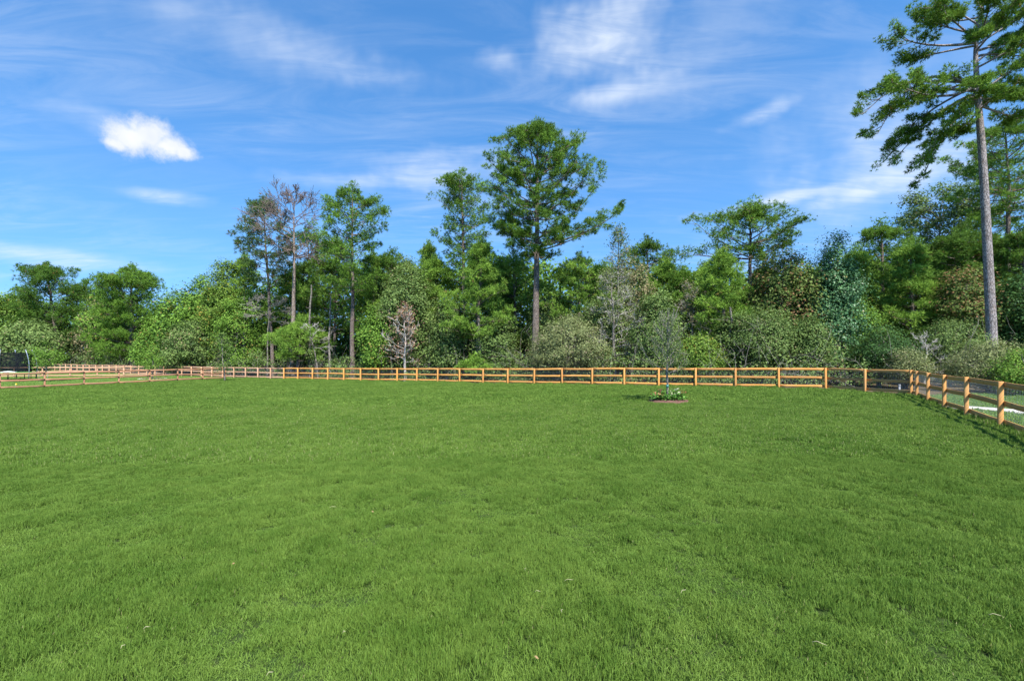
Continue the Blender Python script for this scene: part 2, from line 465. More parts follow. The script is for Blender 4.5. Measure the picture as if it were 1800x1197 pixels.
def ribbon(name, pts, width, mat, thick, dz, rough_seed=None):
    P = np.array(pts, float); n = 60
    t = np.linspace(0, len(P) - 1, n)
    C = np.stack([np.interp(t, np.arange(len(P)), P[:, k]) for k in (0, 1)], -1)
    for _ in range(6): C[1:-1] = (C[:-2] + 2 * C[1:-1] + C[2:]) / 4
    D = np.gradient(C, axis=0); D /= np.linalg.norm(D, axis=1)[:, None]; N = np.stack([-D[:, 1], D[:, 0]], -1)
    w = np.full(n, width / 2)
    if rough_seed is not None: w = w * np.random.default_rng(rough_seed).uniform(.75, 1.2, n)
    L, Rr = C + N * w[:, None], C - N * w[:, None]
    def up(p, h): return np.column_stack([p, gz(p[:, 0], p[:, 1]) + h])
    V = np.vstack([up(L, dz), up(Rr, dz), up(L, dz - thick), up(Rr, dz - thick)])
    i = np.arange(n - 1); Q = np.vstack([np.stack([i + a, i + b, i + b + 1, i + a + 1], -1) for a, b in ((n, 0), (0, 2 * n), (3 * n, n))])
    o = obj(name, mesh_from(name, V, Q), mat); o['kind'] = 'structure'
    return o
PATH = np.array([(at_px(p, q), q) for p, q in ((1690, 17.7), (1720, 17.3), (1760, 16.8), (1830, 15.6), (1950, 14.0))])
ribbon('garden_path', PATH, .95, concrete, .10, .07)
ribbon('sandy_fence_edge', [tuple(A0 + AD * k + np.array((.42, -.27))) for k in np.linspace(1.2, 9, 12)], .34, sand_mat, .06, .02, 3)

# ------------------------------------------------------------------ fences
def board(L, h, t, sag, seed):
    """rail along X with a little bow and eased edges"""
    rg = np.random.default_rng(seed); n = 7; xs = np.linspace(0, L, n)
    bow = sag * np.sin(np.linspace(0, math.pi, n)) + rg.normal(0, .003, n)
    e = .006; prof = [(-t / 2, -h / 2 + e), (-t / 2 + e, -h / 2), (t / 2 - e, -h / 2), (t / 2, -h / 2 + e), (t / 2, h / 2 - e), (t / 2 - e, h / 2), (-t / 2 + e, h / 2), (-t / 2, h / 2 - e)]
    V = [(x, y, z + b) for x, b in zip(xs, bow) for y, z in prof]
    Q = [(i * 8 + j, i * 8 + (j + 1) % 8, i * 8 + 8 + (j + 1) % 8, i * 8 + 8 + j) for i in range(n - 1) for j in range(8)]
    Q += [(0, 7, 6, 1), (1, 6, 5, 2), (2, 5, 4, 3)]; o = (n - 1) * 8
    Q += [(o + a, o + d, o + c, o + b) for a, b, c, d in ((0, 7, 6, 1), (1, 6, 5, 2), (2, 5, 4, 3))]
    return mesh_from('rail', V, Q)
def post_mesh(w, h):
    m = MB(); e = .008; a = w / 2
    pr = [(-a, -a + e), (-a + e, -a), (a - e, -a), (a, -a + e), (a, a - e), (a - e, a), (-a + e, a), (-a, a - e)]
    V = []; 
    for z, s in ((-.35, 1), (h - .012, 1), (h, .90)):
        V += [(x * s, y * s, z) for x, y in pr]
    Q = [(i * 8 + j, i * 8 + (j + 1) % 8, i * 8 + 8 + (j + 1) % 8, i * 8 + 8 + j) for i in range(2) for j in range(8)]
    Q += [(16, 17, 22, 23), (17, 18, 21, 22), (18, 19, 20, 21)]
    # grain runs along X in the material: lay the post's coordinates so by storing it upright and rotating the object
    V = [(z, y, -x) for x, y, z in V]
    return mesh_from('post', V, Q)
def wire_panel(L, h):
    m = MB(); r = .0022
    for x in np.arange(.05, L, .10): m.tube([(x, 0, .03), (x, 0, h)], r, 3)
    for z in np.arange(.03, h, .10): m.tube([(0, 0, z), (L, 0, z)], r, 3)
    return m.mesh('wire_mesh')
POST = {}
def fence(name, label, pts, wood, rail_side, wire, seed, h=1.31, bare=()):
    """pts: post feet; rail_side +1 puts the boards left of the walking direction"""
    rg = np.random.default_rng(seed)
    pts = [np.array(p, float) for p in pts]
    base = pts[len(pts) // 2]
    root = thing(name, label, 'fence', G(*base)); bz = float(gz(*base))
    if wood.name not in POST: POST[wood.name] = post_mesh(.106, h)
    pm = POST[wood.name]
    def loc(p, z): return (p[0] - base[0], p[1] - base[1], z - bz)
    ang = [math.atan2(*(pts[min(i + 1, len(pts) - 1)] - pts[max(i - 1, 0)])[::-1]) for i in range(len(pts))]
    tops = []
    for i, p in enumerate(pts):
        tops.append(float(gz(*p)))
        if i in bare: continue                    # that post belongs to the next fence
        o = obj('post', pm, wood, root); o.location = loc(p, tops[-1])
        o.rotation_euler = (rg.normal(0, .010), R(-90) + rg.normal(0, .012), ang[i] + rg.normal(0, .03))
    rails = {}; wires = {}
    for i in range(len(pts) - 1):
        a, b = pts[i], pts[i + 1]; d = b - a; L = float(np.linalg.norm(d)); u = d / L; nrm = np.array([-u[1], u[0]]) * rail_side
        za, zb = tops[i], tops[i + 1]; pit = math.atan2(zb - za, L)
        for k, zc in enumerate((1.232, .715, .215)):
            key = (round(L, 1), rg.integers(4))
            if key not in rails: rails[key] = board(L - .012, .142, .030, rg.uniform(-.018, .012), seed * 10 + len(rails))
            o = obj('rail', rails[key], wood, root)
            s = a + nrm * (.053 + .017) + u * .006
            o.location = loc(s, za + zc + rg.normal(0, .006)); o.rotation_euler = (0, -pit + rg.normal(0, .003), math.atan2(u[1], u[0]))
        if wire:
            key = round(L, 2)
            if key not in wires: wires[key] = wire_panel(L, 1.28)
            o = obj('wire_mesh', wires[key], wire_mat, root)
            s = a + nrm * (.053 + .038); o.location = loc(s, za); o.rotation_euler = (0, -pit, math.atan2(u[1], u[0]))
    return root
fence('board_fence', 'bright orange three-rail board fence running across the back of the lawn', [Cp(i) for i in range(0, 22)], wood_new, -1, True, 1)
mid = (A0 + CD0) / 2
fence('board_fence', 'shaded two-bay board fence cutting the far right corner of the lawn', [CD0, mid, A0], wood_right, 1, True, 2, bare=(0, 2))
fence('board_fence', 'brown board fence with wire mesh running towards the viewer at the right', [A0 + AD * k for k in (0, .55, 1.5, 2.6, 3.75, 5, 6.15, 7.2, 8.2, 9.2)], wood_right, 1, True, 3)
fence('board_fence', 'faded pinkish board fence continuing left along the trees from the orange fence', [Cp(i) for i in np.arange(21, 66)], wood_pink, -1, True, 4, bare=(0,))
fence('board_fence', 'reddish brown divider fence at the left edge between lawn and neighbouring yard', [E0 + ED * k for k in np.arange(-3, 7)], wood_old, -1, False, 5)
fence('board_fence', 'tan board fence inside the neighbouring yard behind the staked saplings', [np.array((-66.0, 57.0)) + np.array((2.95, .62)) * k for k in range(0, 7)], wood_pink, -1, False, 6)

# ------------------------------------------------------------------ foliage generators
def unit(v): return v / (np.linalg.norm(v, axis=-1, keepdims=True) + 1e-9)
def needles(rg, C, Ax, size, m, wid):
    """m needle blades per tuft at C, fanned about axis Ax"""
    n = len(C)
    D = unit(Ax[:, None, :] * .62 + rg.normal(0, .55, (n, m, 3)))
    Ln = (size[:, None] * rg.uniform(.7, 1.15, (n, m)))[..., None]
    Pp = unit(np.cross(D, rg.normal(0, 1, (n, m, 3))))
    c = C[:, None, :]
    a = c + Pp * wid; b = c - Pp * wid; t = c + D * Ln
    t[..., 2] -= .04 * Ln[..., 0]
    V = np.stack([a, b, t], 2).reshape(-1, 3)
    F = np.arange(len(V)).reshape(-1, 3)
    return V, F
def leaves(rg, C, N, size, asp=.62):
    n = len(C)
    U = unit(np.cross(N, rg.normal(0, 1, (n, 3)))); Wv = np.cross(N, U)
    s = size[:, None]
    a = C - U * s * .5; b = C + Wv * s * .5 * asp - U * s * .05; t = C + U * s * .5; d = C - Wv * s * .5 * asp - U * s * .05
    fold = N * s * .10
    V = np.stack([a, b + fold, t, d + fold], 1).reshape(-1, 3)
    return V, np.arange(len(V)).reshape(-1, 4)

def leaves3(rg, C, N, size, asp=.62):
    n = len(C)
    U = unit(np.cross(N, rg.normal(0, 1, (n, 3)))); Wv = np.cross(N, U); s = size[:, None]
    V = np.stack([C - U * s * .4 - Wv * s * asp * .52, C - U * s * .4 + Wv * s * asp * .52, C + U * s * .6], 1).reshape(-1, 3)
    return V, np.arange(len(V)).reshape(-1, 3)

def curve(a, b, bend, n=5):
    t = np.linspace(0, 1, n)[:, None]
    return a + (b - a) * t + np.asarray(bend) * (4 * t * (1 - t))

def trunk_path(rg, H, lean, wob, n=16):
    s = np.linspace(0, 1, n)
    w = np.cumsum(rg.normal(0, wob, (n, 2)), 0); w -= w[0]; w *= s[:, None] ** .5
    P = np.zeros((n, 3)); P[:, 0] = lean[0] * s + w[:, 0]; P[:, 1] = lean[1] * s + w[:, 1]; P[:, 2] = H * s
    return P
def along(P, z):
    return np.array([np.interp(z, P[:, 2], P[:, k]) for k in range(3)])

PROF = {
    'round': lambda s: np.sqrt(np.clip(1 - (2 * np.clip(s, 0, 1) - .85) ** 2 / 1.34, .02, 1)),
    'tall': lambda s: np.clip(.45 + 1.1 * s, 0, 1) * np.clip(1.18 - s, 0, 1) ** .6,
    'flat': lambda s: np.clip(.60 + .7 * s, 0, 1) * np.clip(1.10 - s ** 2.2, .12, 1),
    'cone': lambda s: np.clip(1.02 - s, .04, 1) ** .75 * np.clip(.65 + 2 * s, 0, 1),
    'dome': lambda s: np.sqrt(np.clip(1 - s ** 2, .03, 1)) * np.clip(.75 + s, 0, 1),
    'vase': lambda s: np.clip(.25 + 1.5 * s, 0, 1) * np.clip(1.25 - s, 0, 1) ** .5,
    'big': lambda s: np.interp(s, [0, .17, .33, .48, .64, .76, .88, 1], [.45, .8, 1.0, 1.0, .86, .68, .42, .10]),
}
def gen_pine(rg, H, Rd, cb, tr, prof='round', nl=34, nsub=6, ntuft=15, m=8, tuft=.30, lean=(0, 0), wob=.05, gap=0.0, limbs=None, wid=.026, jit=.45, droop=0.0, puff=.46):
    """returns trunk MB, limb MB, needle arrays. Limbs leave a tapered trunk and carry pads of needle tufts"""
    T, Lm = MB(), MB()
    H = H - .45 * puff
    P = trunk_path(rg, H, lean, wob)
    s = P[:, 2] / H
    rad = tr * (1 - s) ** .75 + .025; rad[0] *= 1.28; P[0, 2] = -.3
    T.tube(P, rad, 10)
    specs = []
    for j in range(nl):
        q = (j + rg.uniform(.1, .9)) / nl
        if rg.random() < gap: continue
        z0 = cb + (H - cb) * q
        a = j * 2.39996 + rg.normal(0, .35)
        L = Rd * float(PROF[prof](q)) * rg.uniform(1 - jit, 1.1)
        e = math.tan(R(np.interp(q, [0, .5, 1], [8, 32, 62]) + rg.normal(0, 6)))
        st = along(P, z0 - min(.22 * L * (.3 + q), z0 * .3))
        tip = along(P, z0) + np.array([math.cos(a) * L, math.sin(a) * L, e * L * .5 - droop * L])
        tip[2] = min(tip[2], H - 1.3 * puff)
        specs.append((st, tip))
    for (st, tip) in (limbs or []): specs.append((along(P, st), np.asarray(tip, float)))
    crop = .15 if prof == 'flat' else .50          # rounded shoulders below the leader
    Cs, As = [], []
    for st, tip in specs:
        tip = tip.copy(); tip[2] = min(tip[2], H - .6 * puff - crop * math.hypot(tip[0] - P[-1, 0], tip[1] - P[-1, 1]))
        L = np.linalg.norm(tip - st)
        if L < .25: continue
        bend = np.array([0, 0, -.07 * L]) + rg.normal(0, .05 * L, 3)
        cv = curve(st, tip, bend, 6)
        r0 = np.clip(.014 * L + .012, .02, tr * .5)
        Lm.tube(cv, np.linspace(r0, .012, 6), 5)
        d = unit((tip - st)[None])[0]; side = unit(np.cross(d, [0, 0, 1.0])[None])[0]
        ns = max(3, int(nsub * (.5 + .5 * L / max(Rd, .1))))
        for k in range(ns):
            t = np.interp((k + rg.uniform(.2, .9)) / ns, [0, 1], [.34, 1.0])
            b = cv[0] + 0; i5 = t * 5; i0 = min(int(i5), 4); b = cv[i0] + (cv[i0 + 1] - cv[i0]) * (i5 - i0)
            sl = (.20 + .30 * (1 - abs(t - .6))) * L * rg.uniform(.5, 1.1)
            sl = min(sl, 2.2)
            sg = 1 if k % 2 else -1
            q = b + (d * rg.uniform(.35, .9) + side * sg * rg.uniform(.35, 1.0)) * sl * .8 + np.array([0, 0, rg.uniform(-.05, .30) * sl])
            q[2] = min(q[2], H - .25 * puff - crop * math.hypot(q[0] - P[-1, 0], q[1] - P[-1, 1]))
            sub = curve(b, q, (0, 0, -.05 * sl), 3)
            Lm.tube(sub, [.016 + .004 * L * .5, .011, .006], 3)
            nt = max(4, int(ntuft * rg.uniform(.6, 1.4)))
            f = rg.uniform(.35, 1.08, nt)[:, None]
            f = np.where(rg.random((nt, 1)) < .3, f, rg.uniform(.8, 1.1, (nt, 1)))
            br = puff * rg.uniform(.7, 1.25)
            of = unit(rg.normal(0, 1, (nt, 3))) * rg.uniform(.35, 1, (nt, 1)) * np.array([1, 1, .72]) * br
            c = b + (q - b) * f + of + np.array([0, 0, .15 * br])
            Cs.append(c)
            As.append(unit(unit((q - b)[None]) * .25 + np.array([0, 0, .55]) + unit(of) * .9))
    top = P[-1]
    c = top + rg.normal(0, .28, (int(ntuft * 2), 3)); Cs.append(c); As.append(unit(rg.normal(0, .4, c.shape) + np.array([0, 0, 1.0])))
    C = np.vstack(Cs); A = np.vstack(As)
    size = tuft * rg.uniform(.75, 1.2, len(C))
    V, F = needles(rg, C, A, size, m, wid)
    base = np.repeat(rg.random(len(C)), m)
    cl = np.concatenate([np.full(len(x), rg.random()) for x in Cs]); cl = np.repeat(cl, m)
    tint = np.clip(.45 * cl + .30 * base + .25 * rg.random(len(F)), 0, 1)
    return T, Lm, (V, None, F, tint, np.repeat(rg.random(len(C)), m))

def gen_broad(rg, H, Rd, cb, tr, prof='round', ncl=150, lpc=85, leaf=.17, sig=.42, lean=(0, 0), inner=.25, stems=1, up=.5, bumps=.22, ragged=.0, limb_n=None, asp=.62, tri=False):
    T, Lm = MB(), MB()
    P = trunk_path(rg, H * .86, lean, .05 + .01 * H / 5, 12)
    s = np.linspace(0, 1, 12); rad = tr * (1 - s) ** .8 + .015; rad[0] *= 1.25; P[0, 2] = -.3
    T.tube(P, rad, 8)
    for k in range(stems - 1):
        P2 = P.copy(); a = rg.uniform(0, 6.28); sp = Rd * .45
        P2[:, 0] += math.cos(a) * (.1 + sp * s); P2[:, 1] += math.sin(a) * (.1 + sp * s); P2[:, 2] *= rg.uniform(.7, .95)
        T.tube(P2, rad * .7, 6)
    ph = rg.uniform(0, 6.28, 6)
    q = rg.random(ncl * 6); w = PROF[prof](q); keep = rg.random(len(q)) < w ** 1.3; q = q[keep][:ncl]
    n = len(q); a = rg.uniform(0, 6.2832, n)
    bump = 1 + bumps * (np.sin(a * 2 + ph[0] + q * 5) + np.sin(a * 3 + ph[1] - q * 9) * .7 + np.sin(q * 17 + ph[2] + a) * .5) * .6
    rr = np.sqrt(rg.uniform(inner, 1, n)) * PROF[prof](q) * Rd * bump
    z = cb + (H - cb) * q - sig * .5
    ax = np.array([along(P, min(zz, H * .86)) for zz in z])
    C = np.stack([ax[:, 0] + np.cos(a) * rr, ax[:, 1] + np.sin(a) * rr, z + rg.normal(0, .15, n)], -1)
    ln = int(n * .55) if limb_n is None else min(n, limb_n)
    for k in range(ln):
        z0 = max(.15, min(C[k, 2] - rr[k] * rg.uniform(.35, .9), H * .8)); st = along(P, z0)
        L = np.linalg.norm(C[k] - st)
        Lm.tube(curve(st, C[k], rg.normal(0, .06 * L, 3) + np.array([0, 0, -.04 * L]), 4), np.linspace(.010 + .009 * L, .006, 4), 3)
    cnt = np.maximum(6, (lpc * rg.uniform(.45, 1.5, n)).astype(int))
    idx = np.repeat(np.arange(n), cnt); tot = len(idx)
    sg = sig * rg.uniform(.7, 1.3, n)
    off = rg.normal(0, 1, (tot, 3)) * np.array([1, 1, .72]); off *= sg[idx][:, None]
    if ragged: off *= 1 + ragged * (rg.random((tot, 1)) < .15)
    ctr = np.stack([ax[idx, 0], ax[idx, 1], ax[idx, 2] * 0 + (cb + H) / 2], -1)
    N = unit(unit(off) * .55 + unit(C[idx] - ctr) * .45 + np.array([0, 0, up]) + rg.normal(0, .42, (tot, 3)))
    V, F = (leaves3 if tri else leaves)(rg, C[idx] + off, N, leaf * rg.uniform(.45, 1.0, tot) ** 1.3 * 1.30, asp + .15 * tri)
    clt = rg.random(n)[idx]
    tint = np.clip(.45 * clt + .55 * rg.random(tot), 0, 1)
    acc = np.clip(.55 * rg.random(n)[idx] + .45 * rg.random(tot), 0, 1)
    acc = np.argsort(np.argsort(acc)) / tot
    return T, Lm, ((V, None, F, tint, acc) if tri else (V, F, None, tint, acc))

def gen_bare(rg, H, tr, spread, levels=4, nmain=14, cb=.35, lean=(0, 0), upw=.5, L0=None, twigr=.008, kids=4, curl=.25):
    """leafless tree: trunk plus recursively forked limbs; returns also the twig tips"""
    T, Lm = MB(), MB(); tips = []
    P = trunk_path(rg, H * .95, lean, .06, 14); s = np.linspace(0, 1, 14); rad = tr * (1 - s) ** .8 + .015; rad[0] *= 1.25; P[0, 2] = -.3
    T.tube(P, rad, 9)
    L0 = L0 or spread
    def grow(p, d, L, r, lv):
        q = p + d * L
        nc = 5 if lv > 0 else 3
        cv = curve(p, q, rg.normal(0, curl * .35 * L, 3), nc)
        Lm.tube(cv, np.linspace(r, max(r * .5, twigr), nc), 4 if lv > 1 else 3)
        tips.append(q)
        if lv <= 0: return
        for k in range(kids + int(rg.integers(0, 2))):
            t = rg.uniform(.3, 1.0); i4 = t * 4; i0 = min(int(i4), 3); b = cv[i0] + (cv[i0 + 1] - cv[i0]) * (i4 - i0)
            nd = unit((d + rg.normal(0, .55, 3) + np.array([0, 0, upw * .35]))[None])[0]
            grow(b, nd, L * rg.uniform(.42, .68), max(r * .55, twigr), lv - 1)
    for k in range(nmain):
        q = (k + rg.random()) / nmain; z0 = H * (cb + (.95 - cb) * q); a = k * 2.4 + rg.normal(0, .4)
        ee = np.interp(q, [0, 1], [.15, 1.3]) * (.4 + upw)
        d = unit(np.array([[math.cos(a), math.sin(a), ee]]))[0]
        grow(along(P, z0), d, L0 * rg.uniform(.5, 1.0) * np.interp(q, [0, .4, 1], [.9, 1, .45]), max(tr * .28 * (1 - q * .6), twigr * 1.6), levels - 1)
    return T, Lm, np.array(tips)

BUILT = {}
def plant(name, label, cat, loc, parts_trunk, parts_limb, crown, bark_m, leaf_m, group=None, limb_m=None, trunk_name='trunk', crown_name='crown', limb_name='limbs'):
    root = thing(name, label, cat, loc, 0, group)
    tk = obj(trunk_name, parts_trunk.mesh(trunk_name, True), bark_m, root)
    if parts_limb is not None and parts_limb.n: obj(limb_name, parts_limb.mesh(limb_name, True), limb_m or bark_m, tk)
    if crown is not None:
        V, F4, F3, t1, t2 = crown
        obj(crown_name, mesh_from(crown_name, V, F4, F3, t1, t2), leaf_m, root)
        BUILT[label] = (root, float(V[:, 2].max()), float(np.percentile(np.abs(V[:, 0]), 97)))
    return root
def spot(px, off):
    d = dC(px) + off
    return (at_px(px, d), d)

# ------------------------------------------------------------------ tall pines
def pine_at(px, top, hw, ycb, off, tr, mat, label, seed, xt=None, bk=bark_pine, **kw):
    x, d = spot(px, off); z = float(gz(x, d))
    H = up_px(top, d) - z; Rd = hw * d / FPX; cb = max(.6, up_px(ycb, d) - z)
    lean = ((at_px(xt, d) - x) if xt else 0, 0)
    rg = np.random.default_rng(seed)
    lt = kw.pop('limb_tips', None)
    if lt: kw['limbs'] = [(up_px(sy, d) - z, (at_px(tx, d) - x, dd, up_px(ty, d) - z)) for sy, tx, ty, dd in lt]
    k = d / 48.0
    kw['puff'] = kw.get('puff', .56) * k ** .9; kw['tuft'] = kw.get('tuft', .30) * max(1, k) ** .7; kw['wid'] = kw.get('wid', .022) * max(1, k) ** .8
    kw['ntuft'] = int(kw.get('ntuft', 15) * 1.75); kw['nsub'] = max(4, round(kw.get('nsub', 6) * .85))
    T, L, C = gen_pine(rg, H, Rd, cb, tr, lean=lean, **kw)
    return plant('pine_tree', label, 'tree', (x, d, z), T, L, C, bk, mat)

pine_at(940, 216, 94, 452, 7, .36, pine_mid, 'tallest pine at the centre with a broad crown and dark trunk', 114, xt=948, prof='big', nl=64, nsub=8, ntuft=23, m=9, tuft=.29, wid=.020, jit=.42, puff=.50,
        limb_tips=[(430, 1066, 374, 1.0), (435, 1070, 388, -1.2), (420, 1045, 330, .5), (340, 1032, 290, -.5), (340, 884, 292, .5), (360, 880, 320, -1.0), (430, 892, 350, 1.0), (310, 1006, 262, .2), (440, 1050, 396, .3), (300, 902, 262, 0.), (380, 1036, 312, -1.5), (450, 905, 415, -1.0)])
# right-hand pine, close to the fence
x31, d31 = at_px(1746, 29.5), 29.5
z31 = float(gz(x31, d31))
def loc31(px, py, dd=0.0): return np.array([at_px(px, d31) - x31, dd, up_px(py, d31) - z31])
rg = np.random.default_rng(31)
tr31 = MB()
pts31 = [(1746, 640, 15), (1744, 600, 12.6), (1738, 480, 11.2), (1732, 360, 10.0), (1726, 260, 9.0), (1721, 200, 8.0), (1717, 140, 6.6), (1714, 90, 5.2), (1722, 40, 4.2), (1730, -10, 3.4), (1736, -70, 2.6), (1738, -130, 1.2)]
P31 = np.array([loc31(a, b) for a, b, _ in pts31]); P31[0, 2] = -.4
P31d = np.column_stack([np.interp(np.linspace(0, 11, 45), range(12), P31[:, k]) for k in range(3)]); r31 = np.interp(np.linspace(0, 11, 45), range(12), [c * .60 * d31 / FPX for _, _, c in pts31])
for _ in range(2): P31d[1:-1] = (P31d[:-2] + 2 * P31d[1:-1] + P31d[2:]) / 4
tr31.tube(P31d, r31, 14)
limb31 = [ # start y, tip x, tip y, depth
    (150, 1524, 196, .3), (150, 1545, 160, -1.0), (145, 1580, 130, 1.2), (160, 1560, 225, .8), (165, 1600, 180, -1.8), (150, 1622, 215, 2.0), (170, 1650, 190, -2.4), (140, 1640, 150, 2.6), (175, 1655, 232, -1.2), (175, 1690, 205, -2.6),
    (75, 1585, 52, .5), (70, 1612, 30, -1.2), (80, 1640, 75, 1.8), (60, 1635, 12, .8), (85, 1660, 105, -2.2), (65, 1668, 40, -2.5), (45, 1665, -5, .5), (30, 1680, 0, 1.8), (90, 1700, 60, -2.8),
    (110, 1800, 58, .4), (170, 1812, 104, .2), (160, 1790, 150, 1.8), (165, 1775, 180, -1.6), (120, 1770, 95, -2.2), (80, 1800, 25, -1.0), (60, 1780, 10, 1.6), (50, 1760, 20, -2.4), (100, 1850, 80, 1.2), (150, 1850, 160, -.6), (90, 1840, 30, .6), (185, 1820, 195, 1.0),
    (165, 1605, 262, 1.4), (170, 1630, 280, .4), (175, 1652, 288, 1.0), (165, 1612, 250, 2.4), (195, 1720, 212, -2.6), (195, 1748, 205, 2.2),
    (20, 1690, -40, .5), (0, 1770, -40, 1.0), (-20, 1700, -80, -1.2), (-40, 1780, -90, .4), (-60, 1730, -130, 1.5), (10, 1740, -30, -2.4), (-10, 1650, -40, 1.0), (-20, 1810, -30, -1.0)]
def dummy_path():  # the shared limb routine wants a near-vertical path
    return P31d
def limbs_on(rg, specs, nsub, ntuft, m, tuft, wid):
    Lm = MB(); Cs, As = [], []
    for st, tip, r0 in specs:
        L = np.linalg.norm(tip - st); d = unit((tip - st)[None])[0]; side = unit(np.cross(d, [0, 0, 1.0])[None])[0]
        cv = curve(st, tip, np.array([0, 0, -.03 * L if tip[2] > st[2] - .5 else .16 * L]) + rg.normal(0, .05 * L, 3), 7); Lm.tube(cv, np.linspace(r0, .015, 7), 6)
        for k in range(nsub):
            t = np.interp((k + rg.uniform(.2, .9)) / nsub, [0, 1], [.42, 1.0]); i5 = t * 6; i0 = min(int(i5), 5); b = cv[i0] + (cv[i0 + 1] - cv[i0]) * (i5 - i0)
            sl = min(.34 * L, 1.7) * rg.uniform(.45, 1.1); sg = 1 if k % 2 else -1
            q = b + (d * rg.uniform(.4, .95) + side * sg * rg.uniform(.2, .8)) * sl * .8 + np.array([0, 0, rg.uniform(-.25, .35) * sl])
            Lm.tube(curve(b, q, (0, 0, -.06 * sl), 4), [.03, .02, .014, .008], 4)
            nt = max(4, int(ntuft * rg.uniform(.5, 1.5))); f = rg.uniform(.3, 1.1, nt)[:, None]
            f = np.where(rg.random((nt, 1)) < .35, f, rg.uniform(.8, 1.1, (nt, 1))); br = .34 * rg.uniform(.7, 1.3)
            of = unit(rg.normal(0, 1, (nt, 3))) * rg.uniform(.3, 1, (nt, 1)) * np.array([1, 1, .75]) * br
            c = b + (q - b) * f + of + np.array([0, 0, .1 * br])
            Cs.append(c); As.append(unit(unit((q - b)[None]) * .3 + np.array([0, 0, .5]) + unit(of) * .9))
    C = np.vstack(Cs); A = np.vstack(As)
    V, F = needles(rg, C, A, tuft * rg.uniform(.75, 1.2, len(C)), m, wid)
    cl = np.repeat(np.concatenate([np.full(len(x), rg.random()) for x in Cs]), m)
    tint = np.clip(.45 * cl + .3 * np.repeat(rg.random(len(C)), m) + .25 * rg.random(len(F)), 0, 1)
    return Lm, (V, None, F, tint, np.repeat(rg.random(len(C)), m))
sp31 = []
for sy, tx, ty, dd in limb31:
    st = loc31(1716, sy); st[0] = np.interp(st[2], P31d[:, 2], P31d[:, 0])
    tip = loc31(tx, ty, dd); sp31.append((st, tip, .035 + .011 * np.linalg.norm(tip - st)))
L31, C31 = limbs_on(rg, sp31, 11, 38, 8, .23, .020)
plant('pine_tree', 'tall pine with long bare grey trunk rising out of frame at the right', 'tree', (x31, d31, z31), tr31, L31, C31, bark_pale, pine_mid)

pine_at(818, 298, 72, 510, 12, .27, pine_mid, 'slender pine just left of the tallest pine, with a narrow clumped top', 12, xt=812, prof='tall', nl=62, nsub=6, ntuft=16, gap=.05)
pine_at(838, 420, 68, 600, 5, .20, pine_bright, 'bushy bright green young pine below the slender pine, left of the tallest pine', 13, prof='cone', nl=56, nsub=6, ntuft=18, tuft=.34)
pine_at(620, 324, 60, 515, 6, .25, pine_mid, 'pine with rounded open top right of the dead tree', 14, xt=618, prof='round', nl=56, nsub=6, ntuft=16, gap=.08)
pine_at(588, 415, 75, 585, 15, .18, pine_bright, 'full mid-height pine behind the rounded pine, by the dead tree', 15, prof='cone', nl=56, nsub=6, ntuft=16, tuft=.34)
pine_at(480, 346, 60, 500, 9, .22, pine_thin, 'thinning pine with dark clumps left of the dead tree', 16, xt=462, prof='flat', nl=46, nsub=6, ntuft=16, gap=.06)
pine_at(545, 400, 45, 540, 17, .20, pine_dark, 'dark narrow pine half hidden behind the dead tree', 17, prof='tall', nl=34, nsub=5, ntuft=12)
pine_at(522, 560, 52, 632, 3.5, .20, pine_bright, 'low bright pine bough mass beside the dead trunk, just above the fence', 18, prof='dome', nl=30, nsub=6, ntuft=16, tuft=.33)
pine_at(1312, 360, 88, 468, 14, .26, pine_mid, 'flat-topped spreading pine on the skyline right of centre', 19, xt=1318, prof='flat', nl=42, nsub=7, ntuft=15, gap=.1,
        limb_tips=[(440, 1398, 412, .5), (430, 1392, 395, -1), (440, 1220, 385, .5), (455, 1205, 445, 0.)])
pine_at(1272, 440, 66, 610, 8, .19, pine_bright, 'dense green young pine below the flat-topped pine', 20, prof='cone', nl=54, nsub=6, ntuft=16, tuft=.34)
pine_at(1140, 414, 44, 500, 18, .2, pine_dark, 'small round-headed dark pine behind the sparse grey tree', 21, prof='round', nl=34, nsub=5, ntuft=14)
pine_at(1195, 470, 52, 610, 12, .18, pine_mid, 'medium pine between the round-headed pine and the flat-topped pine', 22, prof='cone', nl=48, nsub=6, ntuft=15, tuft=.33)
pine_at(1018, 446, 56, 600, 11, .2, pine_bright, 'yellowish green pine filling in right of the tallest trunk', 23, prof='round', nl=50, nsub=6, ntuft=15, tuft=.33)
pine_at(905, 440, 46, 600, 13, .18, pine_bright, 'pale green pine filling in left of the tallest trunk', 24, prof='round', nl=40, nsub=6, ntuft=14, tuft=.33)
pine_at(1548, 388, 58, 600, 16, .24, pine_mid, 'pine with ragged pointed top right of the blue-green sweetgum', 25, prof='tall', nl=52, nsub=6, ntuft=16)
pine_at(1602, 425, 66, 610, 10, .20, pine_bright, 'broad light green pine between ragged pine and right-hand trunk', 26, prof='cone', nl=60, nsub=6, ntuft=17, tuft=.31)
pine_at(1772, 215, 95, 400, 14, .26, pine_mid, 'pine with layered crown behind the long bare trunk at the right', 27, xt=1765, prof='flat', nl=46, nsub=7, ntuft=16, gap=.05)
pine_at(1718, 268, 62, 420, 20, .22, pine_mid, 'open pine seen left of the long bare trunk', 28, prof='flat', nl=36, nsub=6, ntuft=14, gap=.15)
pine_at(110, 460, 62, 600, 12, .40, pine_dark, 'dark wide pine with leaning flat top near the left edge', 29, xt=82, prof='flat', nl=60, nsub=8, ntuft=16)
pine_at(150, 492, 40, 600, 15, .3, pine_dark, 'smaller dark pine tucked right of the wide leaning pine', 30, prof='round', nl=44, nsub=6, ntuft=15)
